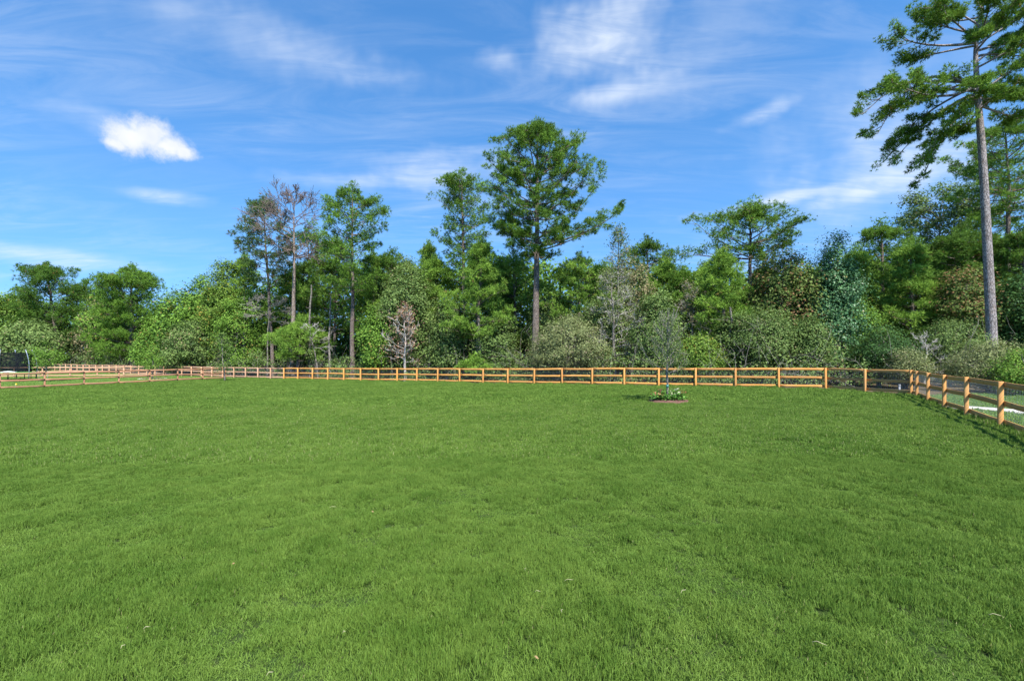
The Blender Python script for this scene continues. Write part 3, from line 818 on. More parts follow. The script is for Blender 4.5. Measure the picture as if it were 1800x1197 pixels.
pine_at(232, 464, 60, 636, 10, .40, pine_mid, 'massive round pine branching to the ground at the left', 32, prof='round', nl=74, nsub=8, ntuft=16)
pine_at(690, 438, 50, 600, 16, .2, pine_dark, 'mid-height pine in the skyline dip right of the rounded pine', 33, prof='round', nl=44, nsub=6, ntuft=15, tuft=.33)
pine_at(750, 425, 42, 600, 14, .2, pine_bright, 'green pine shoulder left of the slender pine', 34, prof='cone', nl=44, nsub=6, ntuft=15, tuft=.33)
pine_at(1680, 400, 62, 600, 13, .24, pine_dark, 'dark pine mass left of the long bare trunk, below the open crown', 35, prof='round', nl=56, nsub=7, ntuft=17)
pine_at(1795, 395, 66, 600, 10, .24, pine_dark, 'dark pine boughs at the right edge behind the bare trunk', 36, prof='round', nl=56, nsub=7, ntuft=17)
pine_at(842, 622, 34, 640, 3.2, .10, pine_bright, 'small drooping pine at the fence below the bushy young pine', 37, prof='dome', nl=16, nsub=5, ntuft=14, tuft=.33, droop=.25)

# ------------------------------------------------------------------ broadleaf trees and shrubs
def broad_at(px, top, hw, ycb, off, tr, mat, name, label, seed, cat='tree', bk=bark_grey, xt=None, limb_m=None, **kw):
    x, d = spot(px, off); z = float(gz(x, d))
    H = up_px(top, d) - z; Rd = hw * d / FPX; cb = max(.25, up_px(ycb, d) - z)
    rg = np.random.default_rng(seed); lean = ((at_px(xt, d) - x) if xt else 0, 0)
    kw['lpc'] = int(kw['lpc'] * 1.15); kw['leaf'] *= 1.12 * max(1, d / 58) ** .8; kw['sig'] *= max(1, d / 62) ** .5
    T, L, C = gen_broad(rg, H, Rd, cb, tr, lean=lean, tri=d > 32, **kw)
    return plant(name, label, cat, (x, d, z), T, L, C, bk, mat, limb_m=limb_m, trunk_name='stem' if cat == 'shrub' else 'trunk', crown_name='foliage' if cat == 'shrub' else 'crown')
FAR = dict(leaf=.24, sig=.62)
broad_at(12, 516, 46, 630, 12, .25, leaf_yellow, 'broadleaf_tree', 'yellowish broadleaf tree cut by the left edge behind the trampoline', 51, ncl=200, lpc=80, **FAR)
broad_at(168, 528, 26, 630, 8, .12, leaf_tan, 'broadleaf_tree', 'tan thin-leaved small tree between the two left pines', 52, ncl=90, lpc=60, leaf=.2, sig=.5)
broad_at(322, 508, 50, 635, 9, .25, leaf_green, 'broadleaf_tree', 'rounded green tree right of the massive round pine', 53, ncl=240, lpc=80, **FAR)
broad_at(335, 562, 50, 640, 3.5, .15, leaf_dull, 'dome_shrub', 'wide dull dome-shaped shrub right of the massive round pine', 54, cat='shrub', prof='dome', ncl=240, lpc=80, leaf=.18, sig=.45, stems=4)
broad_at(392, 456, 50, 640, 8, .24, leaf_yellow, 'broadleaf_tree', 'yellow-green tree full to the ground left of the thinning pine', 55, prof='tall', ncl=300, lpc=105, leaf=.165, sig=.5)
broad_at(365, 480, 34, 600, 12, .2, leaf_green, 'broadleaf_tree', 'green tree shoulder at the left of the yellow-green tree', 56, ncl=160, lpc=80, leaf=.22, sig=.55)
broad_at(428, 500, 40, 640, 8, .2, leaf_green, 'broadleaf_tree', 'leafy green tree below the thinning pine', 57, ncl=230, lpc=90, leaf=.16, sig=.46)
broad_at(722, 470, 56, 642, 7, .24, leaf_dull, 'broadleaf_tree', 'dull glossy-leaved tree behind the pinkish dead tree', 58, ncl=320, lpc=95, leaf=.18, sig=.48)
broad_at(660, 540, 36, 644, 3.5, .10, leaf_green, 'broadleaf_tree', 'low fresh green tree left of the pinkish dead tree', 59, prof='tall', ncl=200, lpc=85, leaf=.16, sig=.4)
broad_at(785, 530, 36, 644, 5, .10, leaf_dull, 'broadleaf_tree', 'dark understory tree between pinkish dead tree and young pine', 60, prof='tall', ncl=200, lpc=85, leaf=.16, sig=.4)
broad_at(1000, 556, 74, 642, 4, .12, leaf_grey, 'dome_shrub', 'broad grey-green domed shrub right of the tallest trunk', 61, cat='shrub', prof='dome', ncl=380, lpc=95, leaf=.105, sig=.36, stems=5, limb_m=twig_mat)
broad_at(1062, 520, 44, 640, 9, .15, leaf_dull, 'broadleaf_tree', 'dull green tree behind the grey lichened tree', 62, ncl=220, lpc=85, leaf=.17, sig=.45)
broad_at(1150, 515, 50, 645, 5, .10, leaf_dull, 'broadleaf_tree', 'tangled dull shrub tree behind the young planted tree', 63, prof='tall', ncl=260, lpc=80, leaf=.13, sig=.38, limb_m=twig_mat)
broad_at(1232, 590, 34, 645, 4, .10, leaf_yellow, 'dome_shrub', 'yellowish shrub behind the fence right of the young planted tree', 64, cat='shrub', prof='dome', ncl=200, lpc=85, leaf=.12, sig=.34, stems=4)
broad_at(1372, 440, 62, 645, 9, .2, leaf_russet, 'broadleaf_tree', 'russet and green tree under the flat-topped pine', 65, ncl=340, lpc=95, leaf=.16, sig=.45, limb_m=twig_mat)
broad_at(1342, 545, 52, 642, 5, .10, leaf_dull, 'willowy_shrub', 'feathery upright shrub below the russet tree', 66, cat='shrub', prof='vase', ncl=240, lpc=95, leaf=.10, sig=.36, stems=5, limb_m=twig_mat)
broad_at(1465, 398, 58, 640, 8, .18, leaf_blue, 'sweetgum_tree', 'conical blue-green glossy tree with pointed top', 67, prof='cone', ncl=420, lpc=95, leaf=.13, sig=.34, inner=.3)
broad_at(1420, 560, 34, 642, 5, .08, leaf_dull, 'leafy_shrub', 'dark upright shrub left of the blue-green sweetgum foot', 68, cat='shrub', prof='tall', ncl=150, lpc=85, leaf=.12, sig=.34, stems=3)
broad_at(1642, 320, 58, 440, 22, .2, leaf_dull, 'broadleaf_tree', 'dark loose-leaved tree rising above the pines left of the bare trunk', 69, ncl=190, lpc=60, leaf=.19, sig=.42, inner=.4)
broad_at(1545, 575, 44, 645, 4, .10, leaf_dark, 'dome_shrub', 'dark green shrub behind the shaded corner fence', 70, cat='shrub', prof='dome', ncl=220, lpc=85, leaf=.10, sig=.32, stems=4)
broad_at(1590, 612, 34, 655, 2.2, .06, leaf_grey, 'dome_shrub', 'small pale shrub right behind the corner post', 71, cat='shrub', prof='dome', ncl=140, lpc=85, leaf=.08, sig=.24, stems=4)
broad_at(1668, 556, 56, 650, 5, .10, leaf_dull, 'dome_shrub', 'rounded green shrub left of the bare pine trunk', 72, cat='shrub', prof='dome', ncl=300, lpc=95, leaf=.095, sig=.30, stems=5, limb_m=twig_mat)
broad_at(1742, 604, 62, 668, -.5, .08, leaf_grey, 'dome_shrub', 'pale grey-green shrub covering the foot of the bare trunk', 73, cat='shrub', prof='dome', ncl=300, lpc=85, leaf=.08, sig=.25, stems=6, limb_m=twig_mat)
broad_at(1815, 610, 54, 690, -3.5, .08, leaf_green, 'dome_shrub', 'fresh green shrub at the right edge behind the fence', 74, cat='shrub', prof='dome', ncl=260, lpc=100, leaf=.07, sig=.22, stems=6)
broad_at(1690, 470, 50, 620, 8, .14, leaf_russet, 'broadleaf_tree', 'shadowy drooping-leaved tree left of the bare trunk', 75, ncl=240, lpc=85, leaf=.14, sig=.40)
broad_at(1790, 480, 52, 620, 6, .14, leaf_dark, 'broadleaf_tree', 'shadowy dark tree right of the bare trunk', 76, ncl=260, lpc=85, leaf=.14, sig=.40)
broad_at(1110, 448, 36, 560, 13, .14, leaf_tan, 'broadleaf_tree', 'tan-tinged tree below the round-headed pine', 77, ncl=110, lpc=55, leaf=.16, sig=.42, limb_m=twig_mat)
broad_at(280, 560, 36, 640, 6, .12, leaf_green, 'broadleaf_tree', 'bright leafy tree low between round pine and dome shrub', 78, ncl=180, lpc=80, leaf=.2, sig=.5)
broad_at(55, 560, 52, 642, 6, .14, leaf_dull, 'broadleaf_tree', 'dull green understory tree below the wide leaning pine', 79, prof='dome', ncl=240, lpc=80, leaf=.22, sig=.55)

# bare and dying trees
def bare_at(px, top, off, tr, spread_px, name, label, seed, bm, lm=None, leafm=None, lpc=0, leaf=.12, sig=.2, every=1, **kw):
    x, d = spot(px, off); z = float(gz(x, d)); rg = np.random.default_rng(seed)
    H = up_px(top, d) - z
    T, L, tips = gen_bare(rg, H, tr, spread_px * d / FPX, **kw)
    crown = None
    if leafm is not None:
        c = tips[rg.random(len(tips)) < every]; n = len(c); idx = np.repeat(np.arange(n), lpc)
        pos = c[idx] + rg.normal(0, sig, (len(idx), 3)); N = unit(rg.normal(0, .7, pos.shape) + np.array([0, 0, .5]))
        V, F = leaves(rg, pos, N, leaf * rg.uniform(.6, 1.3, len(idx))); crown = (V, F, None, rg.random(len(idx)), rg.random(len(idx)))
    return plant(name, label, 'tree', (x, d, z), T, L, crown, bm, leafm, limb_m=lm, limb_name='branches')
bare_at(514, 332, 5, .30, 46, 'dead_pine', 'dead leafless pine with reddish peeling trunk and grey twigs', 81, bark_dead, twig_dark, levels=4, nmain=24, cb=.62, upw=.5, twigr=.019, kids=4, L0=4.4)
bare_at(712, 546, 2.6, .12, 34, 'dead_sapling', 'small pinkish dead-leaved tree with white trunk by the fence', 82, bark_white, twig_pale, leaf_pink, 8, .14, .26, .5, levels=3, nmain=24, cb=.25, upw=.7, twigr=.017, kids=3)
bare_at(1086, 392, 10, .14, 30, 'sparse_tree', 'thin grey tree with few leaves against the sky right of centre', 83, bark_grey, twig_mat, leaf_dull, 5, .15, .25, .8, levels=3, nmain=22, cb=.5, upw=.7, twigr=.013, kids=4)
bare_at(1082, 476, 5.5, .14, 44, 'lichened_tree', 'grey lichen-covered tangled tree behind the fence right of centre', 84, bark_grey, twig_pale, leaf_grey, 4, .12, .2, .6, levels=4, nmain=18, cb=.2, upw=.1, twigr=.011, kids=4)
bare_at(560, 566, 4.5, .08, 30, 'bare_tree', 'pale bare leaning branches low between the dead pine and rounded pine', 85, bark_grey, twig_pale, levels=3, nmain=10, cb=.55, upw=.1, twigr=.013, kids=4, lean=(-.7, 0))
bare_at(470, 515, 7, .09, 34, 'bare_tree', 'grey bare branches spreading left of the dead trunk', 86, bark_grey, twig_mat, levels=4, nmain=10, cb=.65, upw=.05, twigr=.012, kids=4)
bare_at(1625, 592, 4.0, .06, 34, 'bare_shrub', 'pale bare-branched shrub behind the corner fence', 87, bark_white, twig_pale, levels=3, nmain=16, cb=.15, upw=.25, twigr=.009, kids=4)
bare_at(1215, 505, 8, .12, 40, 'bare_tree', 'grey-brown twiggy tree left of the dense young pine', 88, bark_grey, twig_mat, leaf_tan, 3, .13, .2, .5, levels=4, nmain=18, cb=.3, upw=.2, twigr=.011, kids=4)

# thin trunks showing in the dark gaps of the wood
rg = np.random.default_rng(900)
for px, ty, r_, off, lab in [(545, 500, .14, 6, 'dark straight trunk between dead pine and rounded pine'), (580, 520, .12, 7, 'slim leaning trunk left of the rounded pine trunk'), (850, 560, .13, 4.5, 'slim dark trunk below the bushy young pine'), 
                              (405, 560, .10, 6, 'slim grey trunk behind the lawn sapling'), (690, 540, .09, 4, 'slim pale trunk left of the pinkish dead tree'), (800, 540, .09, 5, 'slim grey trunk crooked left of the young pine'), (1045, 560, .10, 6, 'dark trunk beside the grey-green domed shrub'), (1275, 540, .12, 5.5, 'dark trunk under the dense young pine')]:
    x, d = spot(px, off); z = float(gz(x, d)); H = up_px(ty, d) - z
    T = MB(); P = trunk_path(rg, H, (rg.normal(0, .4), 0), .06, 12); P[0, 2] = -.3; T.tube(P, np.linspace(r_ * 1.15, r_ * .6, 12), 8)
    L = MB()
    for k in range(9):
        s0 = along(P, H * rg.uniform(.35, .98)); a = rg.uniform(0, 6.28); l = rg.uniform(.5, 1.6)
        L.tube(curve(s0, s0 + np.array([math.cos(a) * l, math.sin(a) * l, rg.uniform(-.1, .4) * l]), rg.normal(0, .1, 3), 4), [.03, .02, .014, .006], 4)
    plant('bare_tree', lab, 'tree', (x, d, z), T, L, None, bark_grey, None, limb_name='branch_stubs')

# more trees of the same kinds filling the wall of wood (they share the meshes of those above)
fill = [
    ('full mid-height pine behind', 432, 440, 46, 12, 2.1, 'green pine filling the wood right of the yellow-green tree'),
    ('green pine shoulder left', 508, 468, 42, 14, 1.0, 'green pine low behind the dead trunk'),
    ('mid-height pine in the skyline dip', 556, 440, 46, 15, 2.0, 'dark pine rising between the dead trunk and the rounded pine'),
    ('full mid-height pine behind', 656, 436, 48, 14, 4.0, 'light green pine right of the rounded pine'),
    ('dull glossy-leaved tree behind', 705, 440, 48, 16, 3.0, 'tall dull-leaved tree above the pinkish dead tree'),
    ('bushy bright green young pine', 772, 440, 50, 11, 2.6, 'bright pine between the dull-leaved trees and the slender pine'),
    ('medium pine between the round', 872, 436, 44, 14, 1.2, 'medium pine directly left of the tallest trunk'),
    ('dull green tree behind the grey', 965, 500, 40, 12, 2.4, 'leafy tree low behind the tallest trunk on its right'),
    ('pale green pine filling in left', 1062, 448, 42, 16, 3.3, 'pale pine behind the sparse grey tree'),
    ('dense green young pine below', 1168, 446, 44, 15, .9, 'green pine right of the round-headed pine'),
    ('dense green young pine below', 1236, 452, 40, 12, 2.9, 'bushy pine left below the flat-topped pine'),
    ('medium pine between the round', 1345, 448, 42, 15, 4.4, 'medium pine directly under the flat-topped pine'),
    ('rounded green tree right of', 1425, 446, 42, 15, .6, 'green leafy tree between russet tree and blue-green sweetgum'),
    ('broad light green pine between', 1506, 425, 44, 14, 2.2, 'light green pine just right of the blue-green sweetgum'),
    ('broad light green pine between', 1648, 415, 46, 15, 5.0, 'light green pine under the dark loose-leaved tree'),
    ('dark understory tree between', 880, 545, 36, 6, 1.9, 'dark leafy tree low between young pine and tallest trunk'),
    ('dark understory tree between', 1290, 540, 40, 6, .4, 'dark leafy tree low under the dense young pine'),
    ('leafy green tree below the thinning', 1500, 520, 40, 8, 3.9, 'leafy tree low right of the blue-green sweetgum'),
    ('dark pine boughs at the right', 1740, 420, 44, 18, 2.7, 'dark pine seen just behind the long bare trunk'),
    ('rounded green tree right of', 205, 500, 44, 14, 2.0, 'green leafy tree between the two big left pines'),
    ('rounded green tree right of', 45, 500, 44, 16, 4.0, 'green leafy tree left of the wide leaning pine'),
]
for key, px, top, hw, off, rz, lab in fill:
    src = [v for k, v in BUILT.items() if k.startswith(key)][0]
    x, d = spot(px, off); z = float(gz(x, d)); kz = (up_px(top, d) - z) / src[1]; kx = hw * d / FPX / src[2]
    c = src[0].copy(); COL.objects.link(c); c.location = (x, d, z); c.rotation_euler = (0, 0, rz); c.scale = (kx, kx, kz); c['label'] = lab
    for ch in list(src[0].children):
        cc = ch.copy(); cc.parent = c; COL.objects.link(cc)
        for g in list(ch.children):
            gc = g.copy(); gc.parent = cc; COL.objects.link(gc)

# wood behind: one mass that cannot be counted
def mass(name, label, pxs, off_rng, top_fn, n_cl, lpc, leaf, sig, mat, seed, low=0.0):
    rg = np.random.default_rng(seed)
    px = rg.uniform(pxs[0], pxs[1], n_cl); d = np.array([dC(p) for p in px]) + rg.uniform(off_rng[0], off_rng[1], n_cl)
    x = (px - 900) / FPX * d; top = np.array([up_px(top_fn(p), dd) for p, dd in zip(px, d)]); g = gz(x, d)
    z = g + low + (top - g - low) * rg.random(n_cl) ** .8
    C = np.stack([x, d, z], -1); idx = np.repeat(np.arange(n_cl), lpc); tot = len(idx)
    off = rg.normal(0, sig, (tot, 3)) * np.array([1, 1, .75]); N = unit(unit(off) * .6 + np.array([0, -.2, .6]) + rg.normal(0, .45, (tot, 3)))
    V, F = leaves3(rg, C[idx] + off, N, leaf * rg.uniform(.6, 1.3, tot), .8)
    t = np.clip(.5 * rg.random(n_cl)[idx] + .5 * rg.random(tot), 0, 1)
    o = obj(name, mesh_from(name, V, None, F, t, rg.random(tot)), mat)
    o['kind'] = 'stuff'; o['label'] = label; o['category'] = 'vegetation'
    return o
SK = ([-200, 0, 60, 165, 230, 300, 335, 400, 440, 560, 640, 760, 900, 1050, 1180, 1290, 1400, 1470, 1600, 1700, 2000], [530, 545, 530, 545, 535, 545, 550, 520, 495, 490, 475, 470, 462, 480, 490, 490, 480, 480, 445, 430, 420])
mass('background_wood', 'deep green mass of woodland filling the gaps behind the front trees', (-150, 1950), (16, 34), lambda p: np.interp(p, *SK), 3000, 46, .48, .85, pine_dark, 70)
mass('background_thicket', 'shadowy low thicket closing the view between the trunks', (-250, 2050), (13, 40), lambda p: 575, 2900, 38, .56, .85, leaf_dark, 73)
mass('undergrowth', 'low tangled green undergrowth along the foot of the trees', (-60, 1560), (3.0, 9.0), lambda p: 626 + 10 * math.sin(p * .021) + 8 * math.sin(p * .067), 900, 46, .16, .36, leaf_dull, 71)
rg = np.random.default_rng(301); tw = MB()
for k in range(620):
    px = rg.uniform(60, 1790); x, d = spot(px, rg.uniform(2.2, 7.0) if px < 1560 else rg.uniform(1.5, 5)); z = float(gz(x, d)); h = rg.uniform(.6, 4.2)
    a = rg.uniform(0, 6.28); st = np.array([x, d, z + rg.uniform(0, 1.6)]); l = rg.uniform(.7, 2.6); e = st + np.array([math.cos(a) * l, math.sin(a) * l * .6, rg.uniform(.1, 1.0) * h])
    cv = curve(st, e, rg.normal(0, .16 * l, 3), 5); tw.tube(cv, np.linspace(.010, .004, 5), 3)
    for q in range(3):
        b = cv[rg.integers(1, 5)]; tw.tube(curve(b, b + rg.normal(0, .45, 3) + np.array([0, 0, .25]), rg.normal(0, .06, 3), 3), [.006, .005, .003], 3)
tg = obj('tangled_twigs', tw.mesh('tangled_twigs'), twig_mat); tg['kind'] = 'stuff'; tg['label'] = 'tangle of thin pale bare twigs along the edge of the wood'; tg['category'] = 'twigs'
mass('fence_weeds', 'thin bright weeds growing just behind the fence', (560, 1450), (1.6, 3.0), lambda p: 656, 260, 30, .09, .22, leaf_dull, 72)

# ------------------------------------------------------------------ saplings, beds
def planted(px, d, top, hw, seed, label, mat, leaf, lpc, yb, **kw):
    x = at_px(px, d); z = float(gz(x, d)); rg = np.random.default_rng(seed); H = up_px(top, d) - z
    T, L, C = gen_broad(rg, H, hw * d / FPX, up_px(yb, d) - z, kw.pop('tr', .04), leaf=leaf, lpc=lpc, **kw)
    return plant('sapling', label, 'tree', (x, d, z), T, L, C, bark_grey, mat), x, z
sap, x, z = planted(78, 47, 603, 22, 101, 'round-headed staked sapling in the neighbouring yard by the trampoline', leaf_green, .13, 60, 640, ncl=60, sig=.24, tr=.05)
def stakes(px, d, dx, label):
    for s in (-1, 1):
        x = at_px(px, d) + s * dx; m = MB(); m.tube([(0, 0, -.2), (0, 0, 1.25)], .022, 6, True)
        tag(obj('support_stake', m.mesh('support_stake'), twig_mat, None, G(x, d - .1)), label % ('left' if s < 0 else 'right'), 'stake', 'sapling stakes')
stakes(78, 47, .45, 'thin %s support stake of the round-headed sapling near the trampoline')
planted(268, 52, 597, 20, 102, 'pointed staked sapling with stone ring in the neighbouring yard', leaf_green, .13, 55, 644, ncl=60, sig=.24, tr=.05, prof='cone')
stakes(268, 52, .5, 'thin %s support stake of the pointed sapling with stone ring')
planted(395, 47, 585, 19, 103, 'grey-green sapling on the lawn at the end of the divider fence', leaf_dull, .12, 34, 650, ncl=60, sig=.24, tr=.05, prof='vase')
def ring(name, label, x, y, r, n, seed):
    rg = np.random.default_rng(seed); root = thing(name, label, 'planting bed', G(x, y))
    V = [(0, 0, .10)]; Q = []; T = []; k = 28
    for q, (f, h) in enumerate(((.35, .13), (.8, .12), (1.0, -.02))):
        for a in range(k):
            t = a / k * 2 * math.pi; rr = r * f * (1 + .06 * math.sin(3 * t + seed) + rg.normal(0, .02)); V.append((math.cos(t) * rr, math.sin(t) * rr, h + rg.normal(0, .012)))
    for a in range(k):
        b = (a + 1) % k; T.append((0, 1 + a, 1 + b))
        for q in range(2): o = 1 + q * k; Q.append((o + a, o + k + a, o + k + b, o + b))
    obj('mulch', mesh_from('mulch', V, Q, T, smooth=True), mulch_mat, root)
    return root, rg
root, rg = ring('mulch_bed', 'stone-edged bed around the pointed sapling in the neighbouring yard', at_px(268, 52), 52, 1.25, 0, 5)
def pebble(rg, s):
    th = np.linspace(0, 2 * math.pi, 8, endpoint=False); V = [(0, 0, s * .55)]
    for f, h in ((.7, .42), (1, .1), (.8, -.2)): V += [(math.cos(t) * s * f * rg.uniform(.85, 1.15), math.sin(t) * s * f * rg.uniform(.85, 1.15), h * s) for t in th]
    T = [(0, 1 + a, 1 + (a + 1) % 8) for a in range(8)]; Q = [(1 + q * 8 + a, 9 + q * 8 + a, 9 + q * 8 + (a + 1) % 8, 1 + q * 8 + (a + 1) % 8) for q in range(2) for a in range(8)]
    return mesh_from('stone', V, Q, T, smooth=True)
pb = [pebble(rg, .15) for _ in range(3)]
for k in range(22):
    a = k / 22 * 6.283; obj('stone', pb[k % 3], stone_mat, root, (math.cos(a) * 1.22, math.sin(a) * 1.22, .04), rg.uniform(0, 6))

# the young tree on the lawn
dT = 20.4; xT = at_px(1173, dT); zT = float(gz(xT, dT))
rg = np.random.default_rng(7)
HT = up_px(541, dT) - zT
trk = MB(); Pt = np.array([(0, 0, -.1), (-.01, 0, .3), (.015, 0, .8), (-.02, 0, 1.3), (.0, .01, 1.9), (.02, 0, 2.6), (0, 0, 3.3), (.03, 0, HT)])
trk.tube(Pt, [.062, .052, .046, .042, .034, .024, .014, .006], 9)
lmb = MB(); tips = []
def up_branch(p, d, L, r, lv):
    q = p + d * L; cv = curve(p, q, unit(np.array([[d[0], d[1], -.6]]))[0] * .08 * L + rg.normal(0, .02 * L, 3), 5)
    lmb.tube(cv, np.linspace(r, .006, 5), 4 if lv else 3)
    for t in np.linspace(.35, 1, 4): tips.append(cv[min(4, int(t * 4))])
    if lv:
        for k in range(4):
            t = rg.uniform(.25, .95); b = cv[min(4, int(t * 4 + .5))]
            up_branch(b, unit((d * .9 + rg.normal(0, .38, 3) + np.array([0, 0, .25]))[None])[0], L * rg.uniform(.4, .65), r * .5, lv - 1)
for k in range(24):
    q = (k + rg.random()) / 24; z0 = 1.25 + 2.2 * q; a = k * 2.4 + rg.normal(0, .3)
    up_branch(along(Pt, z0), unit(np.array([[math.cos(a), math.sin(a), np.interp(q, [0, .5, 1], [.55, 1.3, 2.2])]]))[0], np.interp(q, [0, .4, 1], [.95, 1.15, .65]) * rg.uniform(.7, 1.15), .017, 2)
tips = np.array(tips); keep = rg.random(len(tips)) < np.clip(1.15 - (tips[:, 2] - 1.2) / 3.2, .12, 1); tp = tips[keep]
idx = np.repeat(np.arange(len(tp)), 5); pos = tp[idx] + rg.normal(0, .06, (len(idx), 3))
V, F = leaves(rg, pos, unit(rg.normal(0, .7, pos.shape) + np.array([0, 0, .4])), .060 * rg.uniform(.6, 1.3, len(idx)), .5)
young = plant('young_tree', 'young twiggy tree with sparse grey-green leaves standing in a mulched flower bed on the lawn', 'tree', (xT, dT, zT), trk, lmb, (V, F, None, rg.random(len(idx)), rg.random(len(idx))), bark_grey, leaf_dull, limb_m=twig_mat, limb_name='branches')
tp_ = MB(); tp_.tube([(-.002, 0, .68), (.006, 0, .80)], [.056, .054], 12, True); obj('tape_band', tp_.mesh('tape_band'), tape_mat, young)
bed, rg = ring('mulch_bed', 'round reddish mulch bed under the young tree on the lawn', xT + .02, dT, .98, 0, 9)
# wood chips in the mulch
V, F = leaves(rg, np.column_stack([rg.uniform(-.66, .66, 900), rg.uniform(-.66, .66, 900), np.full(900, .10)]) , unit(rg.normal(0, .5, (900, 3)) + np.array([0, 0, 1.0])), rg.uniform(.04, .10, 900), .35)
rr = np.hypot(V[:, 0], V[:, 1]); V[:, 2] = np.interp(rr, [0, .34, .78, .98], [.14, .14, .13, .01]) + rg.uniform(-.005, .02, len(V))
ch = obj('bark_chips', mesh_from('bark_chips', V, F), mulch_mat, bed); ch['kind'] = 'stuff'
# bedding plants
bp = [(-.62, -.20, .34, 'r'), (-.40, -.35, .30, 'r'), (-.30, -.10, .46, 'r'), (-.12, -.32, .32, 'g'), (.08, -.35, .30, 'w'), (.28, -.22, .50, 'w'), (.40, -.30, .36, 'w'), (.60, -.12, .40, 'r'), (-.20, .25, .45, 'r'), (.20, .28, .42, 'w')]
names = ['coral-topped bedding plant at the left end of the mulch bed', 'low coral-flecked bedding plant left of centre in the mulch bed', 'tallest coral-topped bedding plant left of the young trunk', 'plain green bedding plant just left of the young trunk', 'low cream-flowered bedding plant in front of the young trunk', 'tallest cream-flowered bedding plant right of the young trunk', 'shorter cream-flowered bedding plant at the right of the mulch bed', 'coral-topped bedding plant at the right end of the mulch bed', 'coral bedding plant behind the young trunk on the left', 'cream bedding plant behind the young trunk on the right']
for (bx, by, bh, kind), lab in zip(bp, names):
    c = np.column_stack([rg.normal(0, .085, 110), rg.normal(0, .085, 110), rg.uniform(.05, bh, 110)])
    V, F = leaves(rg, c, unit(rg.normal(0, .5, c.shape) + np.array([0, 0, .8]) + c * 3), rg.uniform(.08, .15, 110), .5)
    r_ = thing('bedding_plant', lab, 'plant', G(xT + bx, dT + by, .11), 0, 'flowers round the young tree')
    st = MB()
    for k in range(7):
        a = rg.uniform(0, 6.28); st.tube([(0, 0, -.03), (math.cos(a) * .05, math.sin(a) * .05, bh * .5), (math.cos(a) * .1, math.sin(a) * .1, bh * .95)], .005, 3)
    obj('stems', st.mesh('stems'), leaf_bed, r_)
    obj('leaves', mesh_from('leaves', V, F, None, rg.random(110), rg.random(110)), leaf_bed, r_)
    if kind != 'g':
        c = np.column_stack([rg.normal(0, .06, 18), rg.normal(0, .06, 18), rg.uniform(bh * .75, bh * 1.08, 18)])
        V, F = leaves(rg, c, unit(rg.normal(0, .6, c.shape) + np.array([0, -.3, .7])), rg.uniform(.05, .085, 18), .8)
        obj('flowers', mesh_from('flowers', V, F, None, rg.random(18), rg.random(18)), petal_red if kind == 'r' else petal_white, r_)

# ------------------------------------------------------------------ trampoline at the left edge
dt, xt = 50.0, at_px(14, 50.0)
tr_ = thing('trampoline', 'round trampoline with dark safety net and green pad at the left edge', 'trampoline', G(xt, dt))
RT = 2.1
th = np.linspace(0, 2 * math.pi, 41)
m = MB(); m.tube(np.column_stack([np.cos(th) * RT, np.sin(th) * RT, np.full(41, .86)]), .04, 6); obj('frame_ring', m.mesh('frame_ring', True), steel, tr_)
V = [(math.cos(t) * r, math.sin(t) * r, h) for r, h in ((RT - .42, .90), (RT - .2, .925), (RT + .02, .91), (RT + .05, .87)) for t in th[:-1]]
Q = [(q * 40 + a, q * 40 + 40 + a, q * 40 + 40 + (a + 1) % 40, q * 40 + (a + 1) % 40) for q in range(3) for a in range(40)]
obj('edge_pad', mesh_from('edge_pad', V, Q, smooth=True), pad_green, tr_)
V = [(0, 0, .84)] + [(math.cos(t) * (RT - .40), math.sin(t) * (RT - .40), .88) for t in th[:-1]]
obj('jumping_mat', mesh_from('jumping_mat', V, None, [(0, 1 + a, 1 + (a + 1) % 40) for a in range(40)]), net_mat, tr_)
for k in range(4):
    a0 = k * math.pi / 2 + .5
    m = MB(); pa = [(math.cos(a0 + s) * (RT + (.06 if abs(s) > .2 else .0)), math.sin(a0 + s) * RT, z_) for s, z_ in ((-.32, .86), (-.31, .05), (-.25, .02), (.25, .02), (.31, .05), (.32, .86))]
    m.tube(pa, .03, 6, True); obj('leg', m.mesh('leg', True), black_metal, tr_)
npole = 6; poles = [k * 2 * math.pi / npole + .02 for k in range(npole)]
for a in poles:
    s = np.linspace(0, 1, 9); rad = RT + .12 + .10 * np.sin(s * math.pi) - .34 * s ** 3
    m = MB(); m.tube(np.column_stack([np.cos(a) * rad, np.sin(a) * rad, .2 + 3.2 * s]), .045, 7, True); obj('net_pole', m.mesh('net_pole', True), steel, tr_)
m = MB()                                       # net: fine crossed cords
for a in np.linspace(0, 2 * math.pi, 150, endpoint=False):
    m.tube([(math.cos(a) * (RT - .3), math.sin(a) * (RT - .3), .9), (math.cos(a) * (RT - .32), math.sin(a) * (RT - .32), 3.05)], .017, 3)
for zz in np.linspace(.95, 3.05, 24):
    m.tube(np.column_stack([np.cos(th) * (RT - .31), np.sin(th) * (RT - .31), np.full(41, zz)]), .015, 3)
obj('safety_net', m.mesh('safety_net'), net_mat, tr_)
